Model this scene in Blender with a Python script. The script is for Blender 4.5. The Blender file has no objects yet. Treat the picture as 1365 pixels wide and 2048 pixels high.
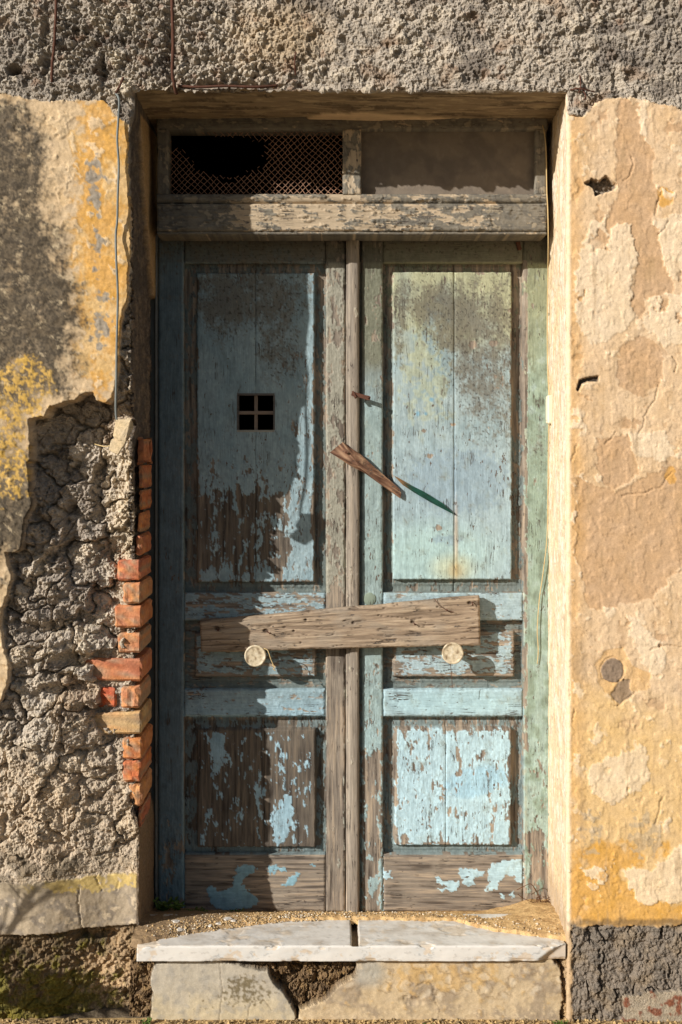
import bpy, bmesh, math, random
import numpy as np
from mathutils import Vector

# ------------------------------------------------------------------ camera, sky, sun
scene = bpy.context.scene
COL = scene.collection
CX, CY, F, D, EYE = 670.0, 910.0, 2310.0, 3.3, 1.61      # principal point and focal length (photo pixels), distance, eye height

cam_d = bpy.data.cameras.new('camera')
cam = bpy.data.objects.new('camera', cam_d); COL.objects.link(cam)
cam.location = (0, -D, EYE); cam.rotation_euler = (math.radians(90), 0, 0)
cam_d.sensor_fit = 'VERTICAL'; cam_d.sensor_height = 36.0; cam_d.sensor_width = 24.0
cam_d.lens = 36.0 * F / 2048.0
cam_d.shift_x = (682.5 - CX) / 2048.0
cam_d.shift_y = -(1024.0 - CY) / 2048.0
cam_d.clip_start = 0.05; cam_d.clip_end = 500
scene.camera = cam

SUN = Vector((1.32, 1.0, -0.73)).normalized()            # travel direction of the sunlight
world = bpy.data.worlds.new('World'); scene.world = world; world.use_nodes = True
wn = world.node_tree.nodes; wl = world.node_tree.links
bg = wn['Background']; sky = wn.new('ShaderNodeTexSky'); sky.sky_type = 'NISHITA'; sky.sun_disc = False
sky.sun_elevation = math.asin(-SUN.z); sky.sun_rotation = math.atan2(-SUN.x, -SUN.y)
sky.air_density = 1.0; sky.dust_density = 1.2
wl.new(sky.outputs[0], bg.inputs[0]); bg.inputs[1].default_value = 0.06
sun_d = bpy.data.lights.new('sun', 'SUN'); sun_d.energy = 5.0; sun_d.angle = math.radians(0.5); sun_d.color = (1.0, 0.965, 0.915)
sun = bpy.data.objects.new('sun', sun_d); COL.objects.link(sun)
sun.rotation_euler = SUN.to_track_quat('-Z', 'Y').to_euler(); sun.location = (-4, -3, 4)
vs_ = scene.view_settings
vs_.view_transform = 'Standard'; vs_.look = 'None'; vs_.gamma = 1.0; vs_.use_curve_mapping = False
vs_.exposure = 0.24

# ------------------------------------------------------------------ numpy noise
rng = np.random.RandomState(7)
PERM = np.concatenate([rng.permutation(256)] * 3).astype(np.int32)
_a = rng.rand(256) * 2 * np.pi
GX, GY = np.cos(_a).astype(np.float32), np.sin(_a).astype(np.float32)
JX, JY = rng.rand(256).astype(np.float32), rng.rand(256).astype(np.float32)

def perlin(x, y, seed=0):
    x = np.asarray(x, np.float32) + seed * 17.31; y = np.asarray(y, np.float32) + seed * 7.77
    xi = np.floor(x).astype(np.int32); yi = np.floor(y).astype(np.int32)
    fx = x - xi; fy = y - yi; xi &= 255; yi &= 255
    u = fx * fx * fx * (fx * (fx * 6 - 15) + 10); v = fy * fy * fy * (fy * (fy * 6 - 15) + 10)
    def g(dx, dy):
        k = PERM[PERM[(xi + dx) & 255] + ((yi + dy) & 255)]
        return GX[k] * (fx - dx) + GY[k] * (fy - dy)
    a = g(0, 0); b = g(1, 0); c = g(0, 1); d = g(1, 1)
    top = a + u * (b - a); bot = c + u * (d - c)
    return (top + v * (bot - top)) * 1.5

def fbm(x, y, seed=0, octv=4, gain=0.5):
    s = 0; a = 1.0; t = 0
    for i in range(octv):
        s = s + a * perlin(x * (2.03 ** i), y * (2.03 ** i), seed + i * 3); t += a; a *= gain
    return s / t * 1.25

def ridged(x, y, seed=0, octv=3):
    s = 0; a = 1.0; t = 0
    for i in range(octv):
        s = s + a * (1 - np.abs(perlin(x * (2.03 ** i), y * (2.03 ** i), seed + i * 3)) * 1.6); t += a; a *= 0.5
    return s / t

def worley(x, y, seed=0):
    x = np.asarray(x, np.float32) + seed * 13.7; y = np.asarray(y, np.float32) + seed * 5.3
    xi = np.floor(x).astype(np.int32); yi = np.floor(y).astype(np.int32)
    f1 = np.full(x.shape, 9.0, np.float32); f2 = f1.copy(); idd = np.zeros(x.shape, np.int32); ox = f1.copy(); oy = f1.copy()
    for dy in (-1, 0, 1):
        for dx in (-1, 0, 1):
            cx = xi + dx; cy = yi + dy
            k = PERM[PERM[cx & 255] + (cy & 255)]
            ex = x - cx - JX[k]; ey = y - cy - JY[k]
            d = np.sqrt(ex * ex + ey * ey)
            near = d < f1; ox = np.where(near, ex, ox); oy = np.where(near, ey, oy)
            f2 = np.where(near, f1, np.minimum(f2, d)); idd = np.where(near, k, idd); f1 = np.where(near, d, f1)
    return f1, f2, idd.astype(np.float32) / 255.0, ox, oy

def facets(w, tilt=1.0):                                    # broken-stone relief: every cell a tilted plane at its own height, 0 at the joints
    f1, f2, i, ox, oy = w
    a = i * 37.7; p = (i * 7.13) % 1.0
    return (p - .35) + tilt * (np.cos(a) * ox + np.sin(a) * oy) - .55 * (1 - ss(0, .22, f2 - f1))

def ss(a, b, x):
    t = np.clip((x - a) / (b - a), 0, 1); return t * t * (3 - 2 * t)

def blob(u, v, cx, cy, rx, ry, soft=0.6):
    d = np.sqrt(((u - cx) / rx) ** 2 + ((v - cy) / ry) ** 2)
    return 1 - ss(1 - soft, 1 + soft, d)

def sdf(pts, u, v):                                        # signed distance to a polygon, positive inside
    d = np.full(u.shape, 1e9, np.float32); s = np.zeros(u.shape, bool); n = len(pts)
    for i in range(n):
        ax, ay = pts[i]; bx, by = pts[(i + 1) % n]
        ex, ey = bx - ax, by - ay
        wx, wy = u - ax, v - ay
        t = np.clip((wx * ex + wy * ey) / (ex * ex + ey * ey + 1e-9), 0, 1)
        d = np.minimum(d, (wx - ex * t) ** 2 + (wy - ey * t) ** 2)
        if ay != by:
            c = ((ay > v) != (by > v)) & (u < ex * (v - ay) / ey + ax); s ^= c
    d = np.sqrt(d); return np.where(s, d, -d)

def line_d(pts, u, v):
    d = np.full(u.shape, 1e9, np.float32)
    for (ax, ay), (bx, by) in zip(pts[:-1], pts[1:]):
        ex, ey = bx - ax, by - ay; wx, wy = u - ax, v - ay
        t = np.clip((wx * ex + wy * ey) / (ex * ex + ey * ey + 1e-9), 0, 1)
        d = np.minimum(d, (wx - ex * t) ** 2 + (wy - ey * t) ** 2)
    return np.sqrt(d)

def S(r, g, b):                                            # 0..255 display colour -> linear
    c = np.array([r, g, b], np.float32) / 255.0
    return np.where(c <= 0.04045, c / 12.92, ((c + 0.055) / 1.055) ** 2.4).astype(np.float32)

def mix(col, c, m):
    m = np.clip(m, 0, 1)[..., None]
    return col * (1 - m) + c * m

def W(px, py, Y=0.0):                                      # photo pixel on the plane at depth Y -> world point
    k = (D + Y) / F
    return ((px - CX) * k, Y, (CY - py) * k + EYE)

# ------------------------------------------------------------------ materials
MATS = {}
def mat(name, rough=0.85, var=0.18, vscale=90.0, bump=0.25, bscale=220.0, stretch=(1, 1, 1), base=None, spec=0.25, hue=0.0, bdist=0.002, rvar=0.1, detail=6, chips=0.0, chipcol=(.13,.105,.085), crackle=0.0, grain2=0.0):
    m = bpy.data.materials.new(name); m.use_nodes = True
    nt = m.node_tree; n = nt.nodes; l = nt.links
    p = n['Principled BSDF']
    tc = n.new('ShaderNodeTexCoord'); mp = n.new('ShaderNodeMapping'); mp.inputs['Scale'].default_value = stretch
    l.new(tc.outputs['Object'], mp.inputs[0])
    if base is None:
        a = n.new('ShaderNodeAttribute'); a.attribute_name = 'Col'; csock = a.outputs['Color']
    else:
        a = n.new('ShaderNodeRGB'); a.outputs[0].default_value = (*base, 1); csock = a.outputs[0]
    nz = n.new('ShaderNodeTexNoise'); nz.inputs['Scale'].default_value = vscale; nz.inputs['Detail'].default_value = detail; nz.inputs['Roughness'].default_value = 0.62
    l.new(mp.outputs[0], nz.inputs['Vector'])
    mr = n.new('ShaderNodeMapRange'); mr.inputs['From Min'].default_value = 0.25; mr.inputs['From Max'].default_value = 0.75
    mr.inputs['To Min'].default_value = 1 - var; mr.inputs['To Max'].default_value = 1 + var
    l.new(nz.outputs['Fac'], mr.inputs['Value'])
    mul = n.new('ShaderNodeVectorMath'); mul.operation = 'SCALE'
    l.new(csock, mul.inputs[0]); l.new(mr.outputs[0], mul.inputs['Scale'])
    last = mul.outputs[0]
    if hue:
        n3 = n.new('ShaderNodeTexNoise'); n3.inputs['Scale'].default_value = vscale * 0.3; n3.inputs['Detail'].default_value = 3
        l.new(tc.outputs['Object'], n3.inputs['Vector'])
        hs = n.new('ShaderNodeHueSaturation'); m3 = n.new('ShaderNodeMapRange')
        m3.inputs['To Min'].default_value = 1 - hue; m3.inputs['To Max'].default_value = 1 + hue
        l.new(n3.outputs['Fac'], m3.inputs['Value']); l.new(m3.outputs[0], hs.inputs['Saturation']); l.new(last, hs.inputs['Color']); last = hs.outputs[0]
    hsock = None
    if grain2:                                              # second, finer speckle
        n4 = n.new('ShaderNodeTexNoise'); n4.inputs['Scale'].default_value = vscale * 5; n4.inputs['Detail'].default_value = 2; l.new(mp.outputs[0], n4.inputs['Vector'])
        m4 = n.new('ShaderNodeMapRange'); m4.inputs['From Min'].default_value = .3; m4.inputs['From Max'].default_value = .7; m4.inputs['To Min'].default_value = 1 - grain2; m4.inputs['To Max'].default_value = 1 + grain2 * .6
        l.new(n4.outputs['Fac'], m4.inputs['Value']); x4 = n.new('ShaderNodeVectorMath'); x4.operation = 'SCALE'; l.new(last, x4.inputs[0]); l.new(m4.outputs[0], x4.inputs['Scale']); last = x4.outputs[0]
    if chips:                                               # small chips through the paint, in loose clusters
        st2 = tuple(1.0 if q_ == 1 else .34 for q_ in stretch)
        mp2 = n.new('ShaderNodeMapping'); mp2.inputs['Scale'].default_value = st2; l.new(tc.outputs['Object'], mp2.inputs[0])
        n5 = n.new('ShaderNodeTexNoise'); n5.inputs['Scale'].default_value = 115; n5.inputs['Detail'].default_value = 3; n5.inputs['Roughness'].default_value = .6; l.new(mp2.outputs[0], n5.inputs['Vector'])
        n6 = n.new('ShaderNodeTexNoise'); n6.inputs['Scale'].default_value = 9; n6.inputs['Detail'].default_value = 3; l.new(tc.outputs['Object'], n6.inputs['Vector'])
        ad = n.new('ShaderNodeMath'); ad.operation = 'MULTIPLY_ADD'; ad.inputs[1].default_value = .32; l.new(n6.outputs['Fac'], ad.inputs[0]); l.new(n5.outputs['Fac'], ad.inputs[2])
        m5 = n.new('ShaderNodeMapRange'); m5.interpolation_type = 'SMOOTHSTEP'; m5.inputs['From Min'].default_value = chips; m5.inputs['From Max'].default_value = chips + .025; l.new(ad.outputs[0], m5.inputs['Value'])
        mx = n.new('ShaderNodeMix'); mx.data_type = 'RGBA'; l.new(m5.outputs[0], mx.inputs[0]); l.new(last, mx.inputs[6]); mx.inputs[7].default_value = (*chipcol, 1); last = mx.outputs[2]
        hsock = m5.outputs[0]
        st3 = tuple(1.0 if q_ == 1 else .035 for q_ in stretch)
        mp3 = n.new('ShaderNodeMapping'); mp3.inputs['Scale'].default_value = st3; l.new(tc.outputs['Object'], mp3.inputs[0])
        n7 = n.new('ShaderNodeTexNoise'); n7.inputs['Scale'].default_value = 120; n7.inputs['Detail'].default_value = 4; n7.inputs['Distortion'].default_value = .6; l.new(mp3.outputs[0], n7.inputs['Vector'])
        s7 = n.new('ShaderNodeMath'); s7.operation = 'SUBTRACT'; s7.inputs[1].default_value = .5; l.new(n7.outputs['Fac'], s7.inputs[0])
        a7 = n.new('ShaderNodeMath'); a7.operation = 'ABSOLUTE'; l.new(s7.outputs[0], a7.inputs[0])
        n8 = n.new('ShaderNodeTexNoise'); n8.inputs['Scale'].default_value = 14; n8.inputs['Detail'].default_value = 4; l.new(tc.outputs['Object'], n8.inputs['Vector'])
        k8 = n.new('ShaderNodeMapRange'); k8.inputs['From Min'].default_value = .52; k8.inputs['From Max'].default_value = .70; k8.inputs['To Min'].default_value = .0; k8.inputs['To Max'].default_value = .022; l.new(n8.outputs['Fac'], k8.inputs['Value'])
        lt = n.new('ShaderNodeMath'); lt.operation = 'SUBTRACT'; l.new(k8.outputs[0], lt.inputs[0]); l.new(a7.outputs[0], lt.inputs[1])
        m7 = n.new('ShaderNodeMapRange'); m7.interpolation_type = 'SMOOTHSTEP'; m7.inputs['From Min'].default_value = -.002; m7.inputs['From Max'].default_value = .008; l.new(lt.outputs[0], m7.inputs['Value'])
        mx2 = n.new('ShaderNodeMix'); mx2.data_type = 'RGBA'; l.new(m7.outputs[0], mx2.inputs[0]); l.new(last, mx2.inputs[6]); mx2.inputs[7].default_value = (.085, .068, .055, 1); last = mx2.outputs[2]
        am = n.new('ShaderNodeMath'); am.operation = 'MAXIMUM'; l.new(m5.outputs[0], am.inputs[0]); l.new(m7.outputs[0], am.inputs[1]); hsock = am.outputs[0]
    l.new(last, p.inputs['Base Color'])
    b = n.new('ShaderNodeTexNoise'); b.inputs['Scale'].default_value = bscale; b.inputs['Detail'].default_value = detail; b.inputs['Roughness'].default_value = 0.65
    l.new(mp.outputs[0], b.inputs['Vector'])
    bp = n.new('ShaderNodeBump'); bp.inputs['Strength'].default_value = bump; bp.inputs['Distance'].default_value = bdist
    l.new(b.outputs['Fac'], bp.inputs['Height'])
    if hsock is not None:
        b2 = n.new('ShaderNodeBump'); b2.invert = True; b2.inputs['Strength'].default_value = .9; b2.inputs['Distance'].default_value = .0016; l.new(hsock, b2.inputs['Height']); l.new(bp.outputs[0], b2.inputs['Normal']); l.new(b2.outputs[0], p.inputs['Normal'])
    else: l.new(bp.outputs[0], p.inputs['Normal'])
    r = n.new('ShaderNodeMapRange'); r.inputs['To Min'].default_value = rough - rvar; r.inputs['To Max'].default_value = min(1, rough + rvar)
    l.new(b.outputs['Fac'], r.inputs['Value']); l.new(r.outputs[0], p.inputs['Roughness'])
    p.inputs['Specular IOR Level'].default_value = spec
    MATS[name] = m
    return m

M_MORTAR = mat('rough_mortar', 0.95, 0.30, 120, 1.0, 260, spec=0.1, hue=0.15, bdist=0.006, grain2=.22)
M_PLAST = mat('old_plaster', 0.9, 0.12, 55, 0.32, 190, spec=0.15, hue=0.12, bdist=0.002, grain2=.10)
M_SOFF = mat('soffit_plaster', 0.9, 0.16, 40, 0.4, 120, stretch=(0.25, 1, 1), spec=0.15)
M_WV = mat('weathered_wood_upright', 0.78, 0.20, 260, 0.6, 420, stretch=(1, 1, 0.06), spec=0.25, bdist=0.0018, chips=.835, grain2=.10)
M_WH = mat('weathered_wood_level', 0.78, 0.20, 260, 0.6, 420, stretch=(0.06, 1, 1), spec=0.25, bdist=0.0018, chips=.835, grain2=.10)
M_BRICK = mat('fired_brick', 0.92, 0.28, 70, 0.8, 160, spec=0.12, hue=0.12, bdist=0.004)
M_MARBLE = mat('marble', 0.5, 0.05, 20, 0.15, 120, spec=0.4, bdist=0.001)
M_SAND = mat('sand', 0.95, 0.3, 240, 0.9, 420, spec=0.1, bdist=0.003)
M_RUST = mat('rust', 0.85, 0.35, 120, 0.6, 240, base=S(84, 55, 42), spec=0.2)
M_MESH = mat('rusty_wire', 0.8, 0.4, 60, 0.3, 240, base=S(150, 116, 94), spec=0.2)
M_CABLE = mat('grey_cable', 0.6, 0.12, 40, 0.1, 200, base=S(112, 116, 112), spec=0.3)
M_CORD = mat('beige_cord', 0.6, 0.12, 40, 0.1, 200, base=S(196, 170, 120), spec=0.3)
M_PLASTIC = mat('aged_white_plastic', 0.5, 0.06, 30, 0.05, 200, base=S(226, 212, 184), spec=0.4)
M_DARK = mat('dark_room', 0.95, 0.2, 8, 0.2, 30, base=S(48, 40, 34), spec=0.05)
M_LEAF = mat('weed_leaf', 0.6, 0.35, 30, 0.1, 100, base=S(84, 104, 38), spec=0.3)
M_DRY = mat('dry_twig', 0.85, 0.3, 60, 0.2, 100, base=S(92, 62, 40), spec=0.1)
M_PALM = mat('palm_frond', 0.6, 0.3, 20, 0.1, 60, base=S(74, 98, 48), spec=0.3)
M_BOARD = mat('dull_board', 0.8, 0.08, 25, 0.15, 160, spec=0.2)
M_STREET = mat('dusty_street', 0.95, 0.25, 14, 0.8, 60, base=S(118, 104, 84), spec=0.1, bdist=0.01)

# ------------------------------------------------------------------ object helpers
def tag(o, label, cat, group=None):
    o['label'] = label; o['category'] = cat
    if group: o['group'] = group
    return o

def thing(name, label, cat, loc, group=None):
    o = bpy.data.objects.new(name, None); o.empty_display_size = 0.1
    COL.objects.link(o); o.location = loc
    return tag(o, label, cat, group)

def wloc(o):
    v = Vector((0, 0, 0))
    while o is not None: v = v + o.location; o = o.parent
    return v

def link(name, me, m, parent=None, origin=None):
    o = bpy.data.objects.new(name, me); COL.objects.link(o)
    if m is not None and not me.materials: me.materials.append(m)
    if parent is not None: o.parent = parent
    if origin is not None: o.location = origin
    return o

def raw_mesh(name, verts, quads=None, tris=None, col=None, smooth=True):
    me = bpy.data.meshes.new(name)
    verts = np.asarray(verts, np.float32)
    nq = 0 if quads is None else len(quads); ntri = 0 if tris is None else len(tris)
    me.vertices.add(len(verts)); me.vertices.foreach_set('co', verts.ravel())
    li = []
    if nq: li.append(np.asarray(quads, np.int32).ravel())
    if ntri: li.append(np.asarray(tris, np.int32).ravel())
    li = np.concatenate(li)
    me.loops.add(len(li)); me.loops.foreach_set('vertex_index', li)
    st = np.concatenate([np.arange(nq, dtype=np.int32) * 4, nq * 4 + np.arange(ntri, dtype=np.int32) * 3])
    me.polygons.add(nq + ntri); me.polygons.foreach_set('loop_start', st)
    me.polygons.foreach_set('use_smooth', np.full(nq + ntri, smooth, bool))
    me.update(calc_edges=True)
    if col is not None:
        a = me.attributes.new('Col', 'FLOAT_COLOR', 'POINT')
        c = np.ones((len(verts), 4), np.float32); c[:, :3] = np.clip(col, 0.004, 0.95)
        a.data.foreach_set('color', c.ravel())
    return me

def sheet(name, P, col, m, parent, keep=None, back=None, flip=False):
    """P (nv,nu,3) world grid -> one mesh object; keep = cell mask; back = vector for a skirt all round"""
    nv, nu = P.shape[:2]
    idx = np.arange(nv * nu, dtype=np.int32).reshape(nv, nu)
    q = np.stack([idx[:-1, :-1], idx[1:, :-1], idx[1:, 1:], idx[:-1, 1:]], -1)
    if flip: q = q[..., ::-1]
    q = q[keep] if keep is not None else q.reshape(-1, 4)
    V = P.reshape(-1, 3); C = col.reshape(-1, 3)
    if back is not None:
        e = np.concatenate([q[:, [0, 1]], q[:, [1, 2]], q[:, [2, 3]], q[:, [3, 0]]])
        key = np.minimum(e[:, 0], e[:, 1]).astype(np.int64) * (nv * nu) + np.maximum(e[:, 0], e[:, 1])
        _, inv, cnt = np.unique(key, return_inverse=True, return_counts=True)
        be = e[cnt[inv] == 1]
        n0 = len(V); bv = np.unique(be); rem = np.full(n0, -1, np.int32); rem[bv] = n0 + np.arange(len(bv))
        V = np.concatenate([V, V[bv] + np.asarray(back, np.float32)]); C = np.concatenate([C, C[bv]])
        sk = np.stack([be[:, 1], be[:, 0], rem[be[:, 0]], rem[be[:, 1]]], -1)
        q = np.concatenate([q, sk])
    used = np.unique(q); mp = np.zeros(len(V), np.int32); mp[used] = np.arange(len(used))
    org = wloc(parent) if parent is not None else Vector((0, 0, 0))
    me = raw_mesh(name, V[used] - np.array(org, np.float32), quads=mp[q], col=C[used], smooth=(m is not MATS.get('rough_mortar')))
    return link(name, me, m, parent)

def bm_obj(name, bm, m, parent=None, origin=None, smooth=False, col=None):
    """bm in world coordinates; shifted to the parent's (or own) origin"""
    org = wloc(parent) if parent is not None else (Vector(origin) if origin is not None else Vector((0, 0, 0)))
    for v in bm.verts: v.co -= org
    bmesh.ops.recalc_face_normals(bm, faces=bm.faces[:])
    me = bpy.data.meshes.new(name); bm.to_mesh(me); bm.free()
    for p in me.polygons: p.use_smooth = smooth
    if col is not None:
        a = me.attributes.new('Col', 'FLOAT_COLOR', 'POINT'); c = np.ones((len(me.vertices), 4), np.float32)
        c[:, :3] = col(np.array([v.co + org for v in me.vertices])) if callable(col) else col
        a.data.foreach_set('color', np.clip(c, 0.004, 1).ravel())
    return link(name, me, m, parent, None if parent is not None else origin)

def tube(bm, pts, r, seg=6, caps=True):
    pts = [Vector(p) for p in pts]; rings = []
    rr = r if isinstance(r, (list, tuple)) else [r] * len(pts)
    for i, p in enumerate(pts):
        t = (pts[min(i + 1, len(pts) - 1)] - pts[max(i - 1, 0)]).normalized()
        a = t.cross(Vector((0.13, 1, 0.07))); a = a.normalized() if a.length > 1e-4 else Vector((1, 0, 0)); b = t.cross(a)
        rings.append([bm.verts.new(p + (a * math.cos(k * 2 * math.pi / seg) + b * math.sin(k * 2 * math.pi / seg)) * rr[i]) for k in range(seg)])
    for r0, r1 in zip(rings[:-1], rings[1:]):
        for k in range(seg): bm.faces.new((r0[k], r0[(k + 1) % seg], r1[(k + 1) % seg], r1[k]))
    if caps: bm.faces.new(rings[0][::-1]); bm.faces.new(rings[-1])

def spline(pts, n=6):
    pts = [Vector(p) for p in pts]; out = []
    for i in range(len(pts) - 1):
        p0, p1, p2, p3 = pts[max(i - 1, 0)], pts[i], pts[i + 1], pts[min(i + 2, len(pts) - 1)]
        for k in range(n):
            t = k / n
            out.append(0.5 * ((2 * p1) + (p2 - p0) * t + (2 * p0 - 5 * p1 + 4 * p2 - p3) * t * t + (-p0 + 3 * p1 - 3 * p2 + p3) * t ** 3))
    out.append(pts[-1]); return out

def box_bm(x0, x1, y0, y1, z0, z1, bevel=0.0, bm=None):
    bm = bm or bmesh.new()
    r = bmesh.ops.create_cube(bm, size=1.0)
    for v in r['verts']:
        v.co = Vector((x0 + (v.co.x + .5) * (x1 - x0), y0 + (v.co.y + .5) * (y1 - y0), z0 + (v.co.z + .5) * (z1 - z0)))
    if bevel: bmesh.ops.bevel(bm, geom=[e for e in bm.edges if all(v in r['verts'] for v in e.verts)], offset=bevel, segments=1, affect='EDGES')
    return bm


# ------------------------------------------------------------------ ground
bm = bmesh.new(); n_ = 24
bmesh.ops.create_grid(bm, x_segments=n_, y_segments=n_, size=40)
ground = bm_obj('street', bm, M_STREET, None, (0, 0, 0)); ground.location.z = -.012; ground['kind'] = 'structure'

# ------------------------------------------------------------------ the house wall: colour and relief as functions of photo pixels on the wall plane
UL, UR, VT = 268.0, 1136.0, 182.0                           # opening: left corner, right corner, lintel edge
RUBBLE = [(262, 246), (277, 250), (277, 300), (280, 330), (276, 380), (268, 410), (258, 438), (264, 462), (262, 500), (256, 560), (257, 600), (246, 620), (240, 650),
          (238, 700), (237, 740), (232, 770), (225, 797), (213, 806), (190, 801), (187, 785), (160, 790), (150, 800), (100, 815), (92, 832), (60, 838), (58, 862), (62, 920), (54, 926),
          (60, 980), (66, 1010), (50, 1040), (42, 1098), (30, 1106), (9, 1106), (12, 1118), (24, 1150), (15, 1190), (4, 1225), (0, 1250), (6, 1290), (20, 1335), (18, 1356), (4, 1400), (-14, 1424),
          (-60, 1445), (-200, 1480), (-1500, 1520), (-1500, 1820), (700, 1820), (700, 246)]
CONC_L = [(-1500, 190), (-20, 184), (0, 184), (60, 198), (100, 202), (180, 200), (207, 201), (222, 218), (232, 231), (246, 240), (262, 247), (300, 240), (700, 240)]
CONC_R = [(900, 195), (1105, 195), (1118, 214), (1140, 231), (1165, 233), (1180, 220), (1195, 206), (1215, 196), (1250, 193), (1278, 198), (1320, 206), (1345, 212), (1365, 222), (1500, 230), (2700, 230)]
PALE = [[(1178, 440), (1215, 430), (1262, 445), (1275, 470), (1272, 520), (1262, 590), (1270, 640), (1225, 680), (1180, 690), (1150, 640), (1155, 540)],
        [(1300, 600), (1330, 585), (1400, 590), (1400, 690), (1330, 690), (1295, 660), (1290, 640)],
        [(1275, 195), (1300, 200), (1290, 250), (1300, 290), (1283, 280), (1280, 230)],
        [(1310, 440), (1400, 420), (1400, 560), (1340, 560), (1315, 520)],
        [(1250, 870), (1330, 860), (1345, 905), (1320, 920), (1270, 915)],
        [(1260, 1010), (1275, 1030), (1258, 1120), (1235, 1150), (1225, 1090)],
        [(1250, 1225), (1300, 1260), (1335, 1300), (1330, 1350), (1295, 1340), (1270, 1290)],
        [(1180, 1530), (1290, 1490), (1300, 1560), (1230, 1610), (1180, 1590)],
        [(1245, 1740), (1300, 1740), (1365, 1690), (1400, 1690), (1400, 1800), (1280, 1810), (1262, 1775)],
        [(1165, 1735), (1210, 1732), (1205, 1768), (1180, 1760)]]
TAN = [[(1238, 200), (1278, 205), (1280, 262), (1310, 300), (1306, 360), (1322, 400), (1308, 440), (1330, 520), (1350, 585), (1290, 600), (1283, 645), (1262, 610), (1275, 520), (1262, 450), (1232, 445), (1222, 472), (1210, 440), (1235, 400), (1232, 300)],
       [(1245, 690), (1290, 672), (1330, 700), (1325, 770), (1290, 790), (1240, 770), (1232, 720)],
       [(1195, 880), (1260, 870), (1280, 950), (1220, 985), (1190, 930)],
       [(1160, 960), (1230, 985), (1340, 930), (1400, 950), (1400, 1090), (1300, 1200), (1180, 1220), (1150, 1100)]]
CRACKS = [[(1320, 765), (1308, 800), (1290, 835), (1288, 850), (1278, 868)], [(1154, 890), (1150, 905), (1142, 925)], [(1338, 440), (1330, 455), (1316, 470)], [(1322, 385), (1315, 410), (1312, 432)],
          [(1230, 862), (1222, 878), (1210, 890)], [(1262, 310), (1268, 330), (1258, 352), (1250, 362)], [(1345, 945), (1320, 975), (1290, 985), (1245, 990)], [(1330, 1590), (1318, 1620), (1312, 1650)],
          [(1270, 1385), (1240, 1410), (1228, 1412)], [(152, 1790), (150, 1830), (154, 1860), (157, 1872)], [(230, 1780), (222, 1805)], [(182, 1770), (195, 1800)], [(1150, 1420), (1146, 1445)], [(1137, 1360), (1140, 1400)],
          [(30, 280), (26, 330)], [(1345, 715), (1352, 730), (1350, 745)], [(1300, 1300), (1330, 1290), (1365, 1295)]]

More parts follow.
